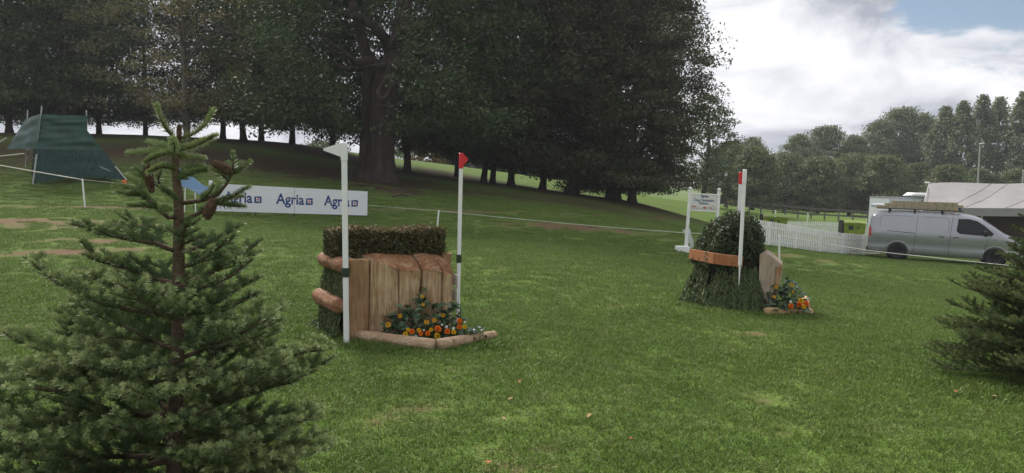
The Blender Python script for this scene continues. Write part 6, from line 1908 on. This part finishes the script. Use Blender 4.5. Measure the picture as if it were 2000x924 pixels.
# ------------------------------------------------------------------ marquee, trailer, lamp post
m_canvas = M('grey_canvas', (.285, .275, .268), .8, .07, 1.2, .05, 30, spec=.15)
m_inner = M('brown_wall_lining', (.065, .045, .032), .9, .15, 2)
m_trailer = M('white_trailer_panel', (.60, .63, .68), .5, .05, 2)
def build_marquee():
    Ye, Yr = 38.0, 44.0
    e0 = at(1804, 406, Ye); e1 = at(2300, 409, Ye - 3.0); r0 = at(1813, 359, Yr); r1 = at(2300, 352, Yr - 2.0)
    g = foot(1900, 40)
    t = thing('marquee', 'large grey canvas marquee with a sagging roof at the right edge behind the van', 'marquee', loc=Vector((e0.x, e0.y, hz(e0.x, e0.y))))
    rows = []
    nu, nv = 34, 10
    for j in range(nv + 1):
        v = j / nv; row = []
        for i in range(nu + 1):
            u = i / nu; a = e0.lerp(e1, u); b = r0.lerp(r1, u); p = a.lerp(b, v)
            p.z -= .34 * math.sin(PI * v) * (.55 + .45 * math.sin(u * 2 * PI * 3) ** 2) * .6
            p.z += .10 * v * math.sin(u * 2 * PI * 2.0 + .6) * .6
            row.append(p)
        rows.append(row)
    mb = MB(); mb.smooth = True; mb.grid(rows)
    mb.build('roof', m_canvas, t)
    # far slope
    back = [[r0 + (r0 - e0) * Vector((1, 1, 0)).x * 0 + Vector((.2, .03, .0)), r1 + Vector((0, .03, 0))], [r0 + Vector((4.4, 6.0, -1.6)), r1 + Vector((0, 6, -1.6))]]
    mb = MB(); mb.grid(back); mb.build('roof', m_canvas, t)
    # seams in the canvas
    for u in (.10, .17, .34, .52):
        mb = MB(); P = []
        for j in range(nv + 1):
            f = min(nu, max(0, u * nu + j * .55)); i0 = int(f); i1 = min(nu, i0 + 1); P.append(rows[j][i0].lerp(rows[j][i1], f - i0) + Vector((0, -.012, .012)))
        mb.tube(P, .009, 5); mb.build('seam', M('canvas_seam', (.27, .247, .23), .9, .1) if u == .10 else bpy.data.materials['canvas_seam'], t)
    # valance, dark brown wall below the eave, end wall
    gl = hz(e0.x, e0.y) - .4
    mb = MB(); mb.prism([e0 + Vector((0, -.012, -.40)), e1 + Vector((0, -.012, -.40)), e1 + Vector((0, -.012, .006)), e0 + Vector((0, -.012, .006))], (0, .01, 0)); mb.build('valance', m_canvas, t)
    w0, w1 = e0 + Vector((1.25, 1.6, -.36)), e1 + Vector((0, 1.6, -.36))
    mb = MB(); mb.prism([Vector((w0.x, w0.y, gl)), Vector((w1.x, w1.y, gl)), w1 + Vector((0, 0, .3)), w0 + Vector((0, 0, .3))], (0, .03, 0)); mb.build('wall', m_inner, t)
    mb = MB(); mb.prism([Vector((w0.x, w0.y + .05, gl)), w0 + Vector((0, .05, .3)), r0 + Vector((.08, .0, -.06)), r0 + Vector((4.4, 5.9, -1.7)), Vector((r0.x + 4.4, r0.y + 5.9, gl))], (.03, 0, 0)); mb.build('wall', m_inner, t)
    for u in (0.02, .25, .5, .75):
        a = e0.lerp(e1, u); mb = MB(); mb.tube([Vector((a.x, a.y + .06, hz(a.x, a.y) - .3)), a + Vector((0, .06, -.02))], .04, 8); mb.build('pole', m_pole, t)
    mb = MB(); mb.tube([r0 + Vector((-.16, 0, .06)), r0 + Vector((.05, 0, .05))], .06, 8, roundcap=True); mb.build('pole_cap', m_white, t)
    mb = MB(); mb.tube([r0 + Vector((.02, -.02, -.02)), e0 + Vector((-.10, -.1, .02)), e0 + Vector((-1.2, -1.2, -1.6))], .016, 5); mb.build('guy_rope', m_rope, t)
build_marquee()

def build_trailer():
    Y = 52.0; c0, c1 = at(1738, 386, Y), at(1830, 388, Y + 1)
    g = foot(1775, Y)
    t = thing('trailer', 'white box trailer with a spare wheel on its front, behind the van roof', 'trailer', loc=g)
    d = (c1 - c0); d.z = 0; L_ = d.length; d.normalize(); rz = math.atan2(d.y, d.x)
    H = c0.z - g.z - .35
    ctr = c0 + d * (L_ / 2) + Vector((-d.y, d.x, 0)) * 1.0
    mb = MB(); mb.box(Vector((ctr.x, ctr.y, c0.z - H / 2)), (L_, 2.0, H), rz=rz, ch=.04); mb.build('body', m_trailer, t)
    mb = MB(); mb.box(Vector((ctr.x, ctr.y, c0.z + .01)), (L_ + .04, 2.04, .05), rz=rz); mb.build('roof_edge', M('grey_trim', (.28, .29, .31), .5, .1), t)
    a = at(1803, 384, Y + .3); mb = MB(); mb.smooth = True
    mb.loft([a + Vector((x, y, .0)) for x, y in ((-.75, 0), (1.6, 0), (1.6, 1.4), (-.75, 1.4))], [a + Vector((x, y, .26)) for x, y in ((-.45, .15), (1.6, .15), (1.6, 1.3), (-.45, 1.3))]); mb.build('roof_pod', m_white, t)
    nr = Vector((d.y, -d.x, 0)); c = at(1801, 397, Y - .1)
    w = MB(); w.smooth = True; w.lathe(c, [(.12, 0), (.20, 0), (.215, .04), (.20, .12), (.13, .12)], 22, nr); wo = w.build('spare_wheel', m_tyre, t)
    r = MB(); r.lathe(c + nr * .03, [(.02, 0), (.13, 0), (.12, .06), (.05, .05), (.02, .05)], 18, nr); r.build('rim', M('grey_rim', (.25, .25, .25), .5, .1), wo)
    for k in (.3, .6):
        p = c0 + d * (L_ * k) + nr * -.2; mb = MB(); mb.lathe(Vector((p.x, p.y, hz(p.x, p.y) + .28)), [(.12, 0), (.27, .0), (.30, .05), (.27, .2), (.12, .2)], 20, nr); mb.build('wheel', m_tyre, t)
build_trailer()

def lamp_post(px, top, Y, label):
    a = at(px, top, Y); g = foot(px - 3, Y)
    t = thing('lamp_post', label, 'lamp post', loc=g, group='tall thin posts behind the marquee')
    mb = MB(); mb.tube([g + Vector((0, 0, -.1)), g.lerp(a, .5), a], [.075, .06, .045], 8); mb.build('post', m_pole, t)
    mb = MB(); mb.box(a + Vector((0, -.25, .05)), (.16, .6, .09), ch=.02); mb.build('lamp_head', m_pole, t)
lamp_post(1914, 282, 60, 'tall thin grey lamp post rising behind the marquee roof')
lamp_post(1999, 335, 60, 'shorter grey lamp post at the very right edge behind the marquee')

# ------------------------------------------------------------------ small things on the grass
m_dry = M('dry_leaf', (.30, .12, .04), .8, .3, 30); m_dry2 = M('pale_dry_leaf', (.36, .24, .11), .8, .25, 30)
def fallen():
    pr = random.Random(31)
    vs, fs = [], []
    n = 6
    for i in range(n + 1):
        u = i / n; w = .36 * math.sin(PI * min(.98, u * .92 + .06)) ** .8 * (1 + (.18 if i % 2 else -.1)); z = .16 * math.sin(u * 3) + .05
        vs += [(u - .5, -w, z + .16), (u - .5, 0, z), (u - .5, w, z + .13)]
    for i in range(n):
        a = i * 3; fs += [(a, a + 1, a + 4, a + 3), (a + 1, a + 2, a + 5, a + 4)]
    for px, py, l, m, lab in ((998, 790, .060, m_dry2, 'tan fallen leaf on the lawn a little below the middle of the photo'), (983, 828, .045, m_dry2, 'small pale fallen leaf below and left of the tan one'), (1151, 822, .060, m_dry2, 'upright pale fallen leaf right of the tan one on the lawn'), (954, 916, .060, m_dry, 'orange fallen leaf at the bottom edge of the lawn'),
                              (1866, 774, .060, m_dry, 'round orange fallen leaf on the lawn left of the right fir'), (1545, 803, .055, m_dry, 'reddish fallen leaf on the lawn under the farther jump'), (1232, 869, .050, m_dry, 'brown fallen leaf in the lower middle right of the lawn'), (1942, 783, .045, m_dry2, 'whitish fallen leaf on the lawn below the right fir'), (1016, 754, .05, m_dry, 'dull brown fallen leaf above the tan one on the lawn')):
        me = bpy.data.meshes.new('leaf'); me.from_pydata(vs, [], fs); me.materials.append(m); me.polygons.foreach_set('use_smooth', [True] * len(fs)); me.update()
        p = gnd(px, py); o = link('fallen_leaf', me); o.matrix_world = Matrix.Translation(p + Vector((0, 0, .032))) @ Matrix.Rotation(pr.uniform(0, 6.28), 4, 'Z') @ Matrix.Rotation(pr.uniform(-.5, .2), 4, 'Y') @ Matrix.Scale(l * .72, 4)
        tag(o, lab, 'leaf', 'fallen leaves on the lawn')
    for pts, lab in (([(767, 386), (780, 383), (793, 386), (806, 380)], 'fallen stick on the bank below the great oak'), ([(900, 380), (914, 382), (922, 378)], 'short fallen stick on the bank right of the red flag')):
        P = [gnd(*q) + Vector((0, 0, .06)) for q in pts]
        mb = MB(); mb.smooth = True; mb.tube(P, [.05, .045, .04, .02][:len(P)], 6)
        a = P[1]; mb.tube([a, a + Vector((.25, .1, .25))], [.03, .012], 5)
        tag(mb.build('stick', m_scar), lab, 'stick')
fallen()
build_grass()

# ------------------------------------------------------------------ thin haze in the air
def build_haze():
    m = bpy.data.materials.new('haze'); m.use_nodes = True; nt = m.node_tree
    for n in list(nt.nodes): nt.nodes.remove(n)
    out = nt.nodes.new('ShaderNodeOutputMaterial'); v = nt.nodes.new('ShaderNodeVolumePrincipled')
    v.inputs['Color'].default_value = (.90, .93, 1.0, 1); v.inputs['Density'].default_value = HAZE
    v.inputs['Anisotropy'].default_value = .2
    nt.links.new(v.outputs[0], out.inputs['Volume'])
    mb = MB(); mb.box((0, 60, 14), (5000, 5000, 40)); o = mb.build('haze', m)
    tag(o, 'thin haze in the air', 'haze', kind='stuff')
HAZE = .0006
build_haze()
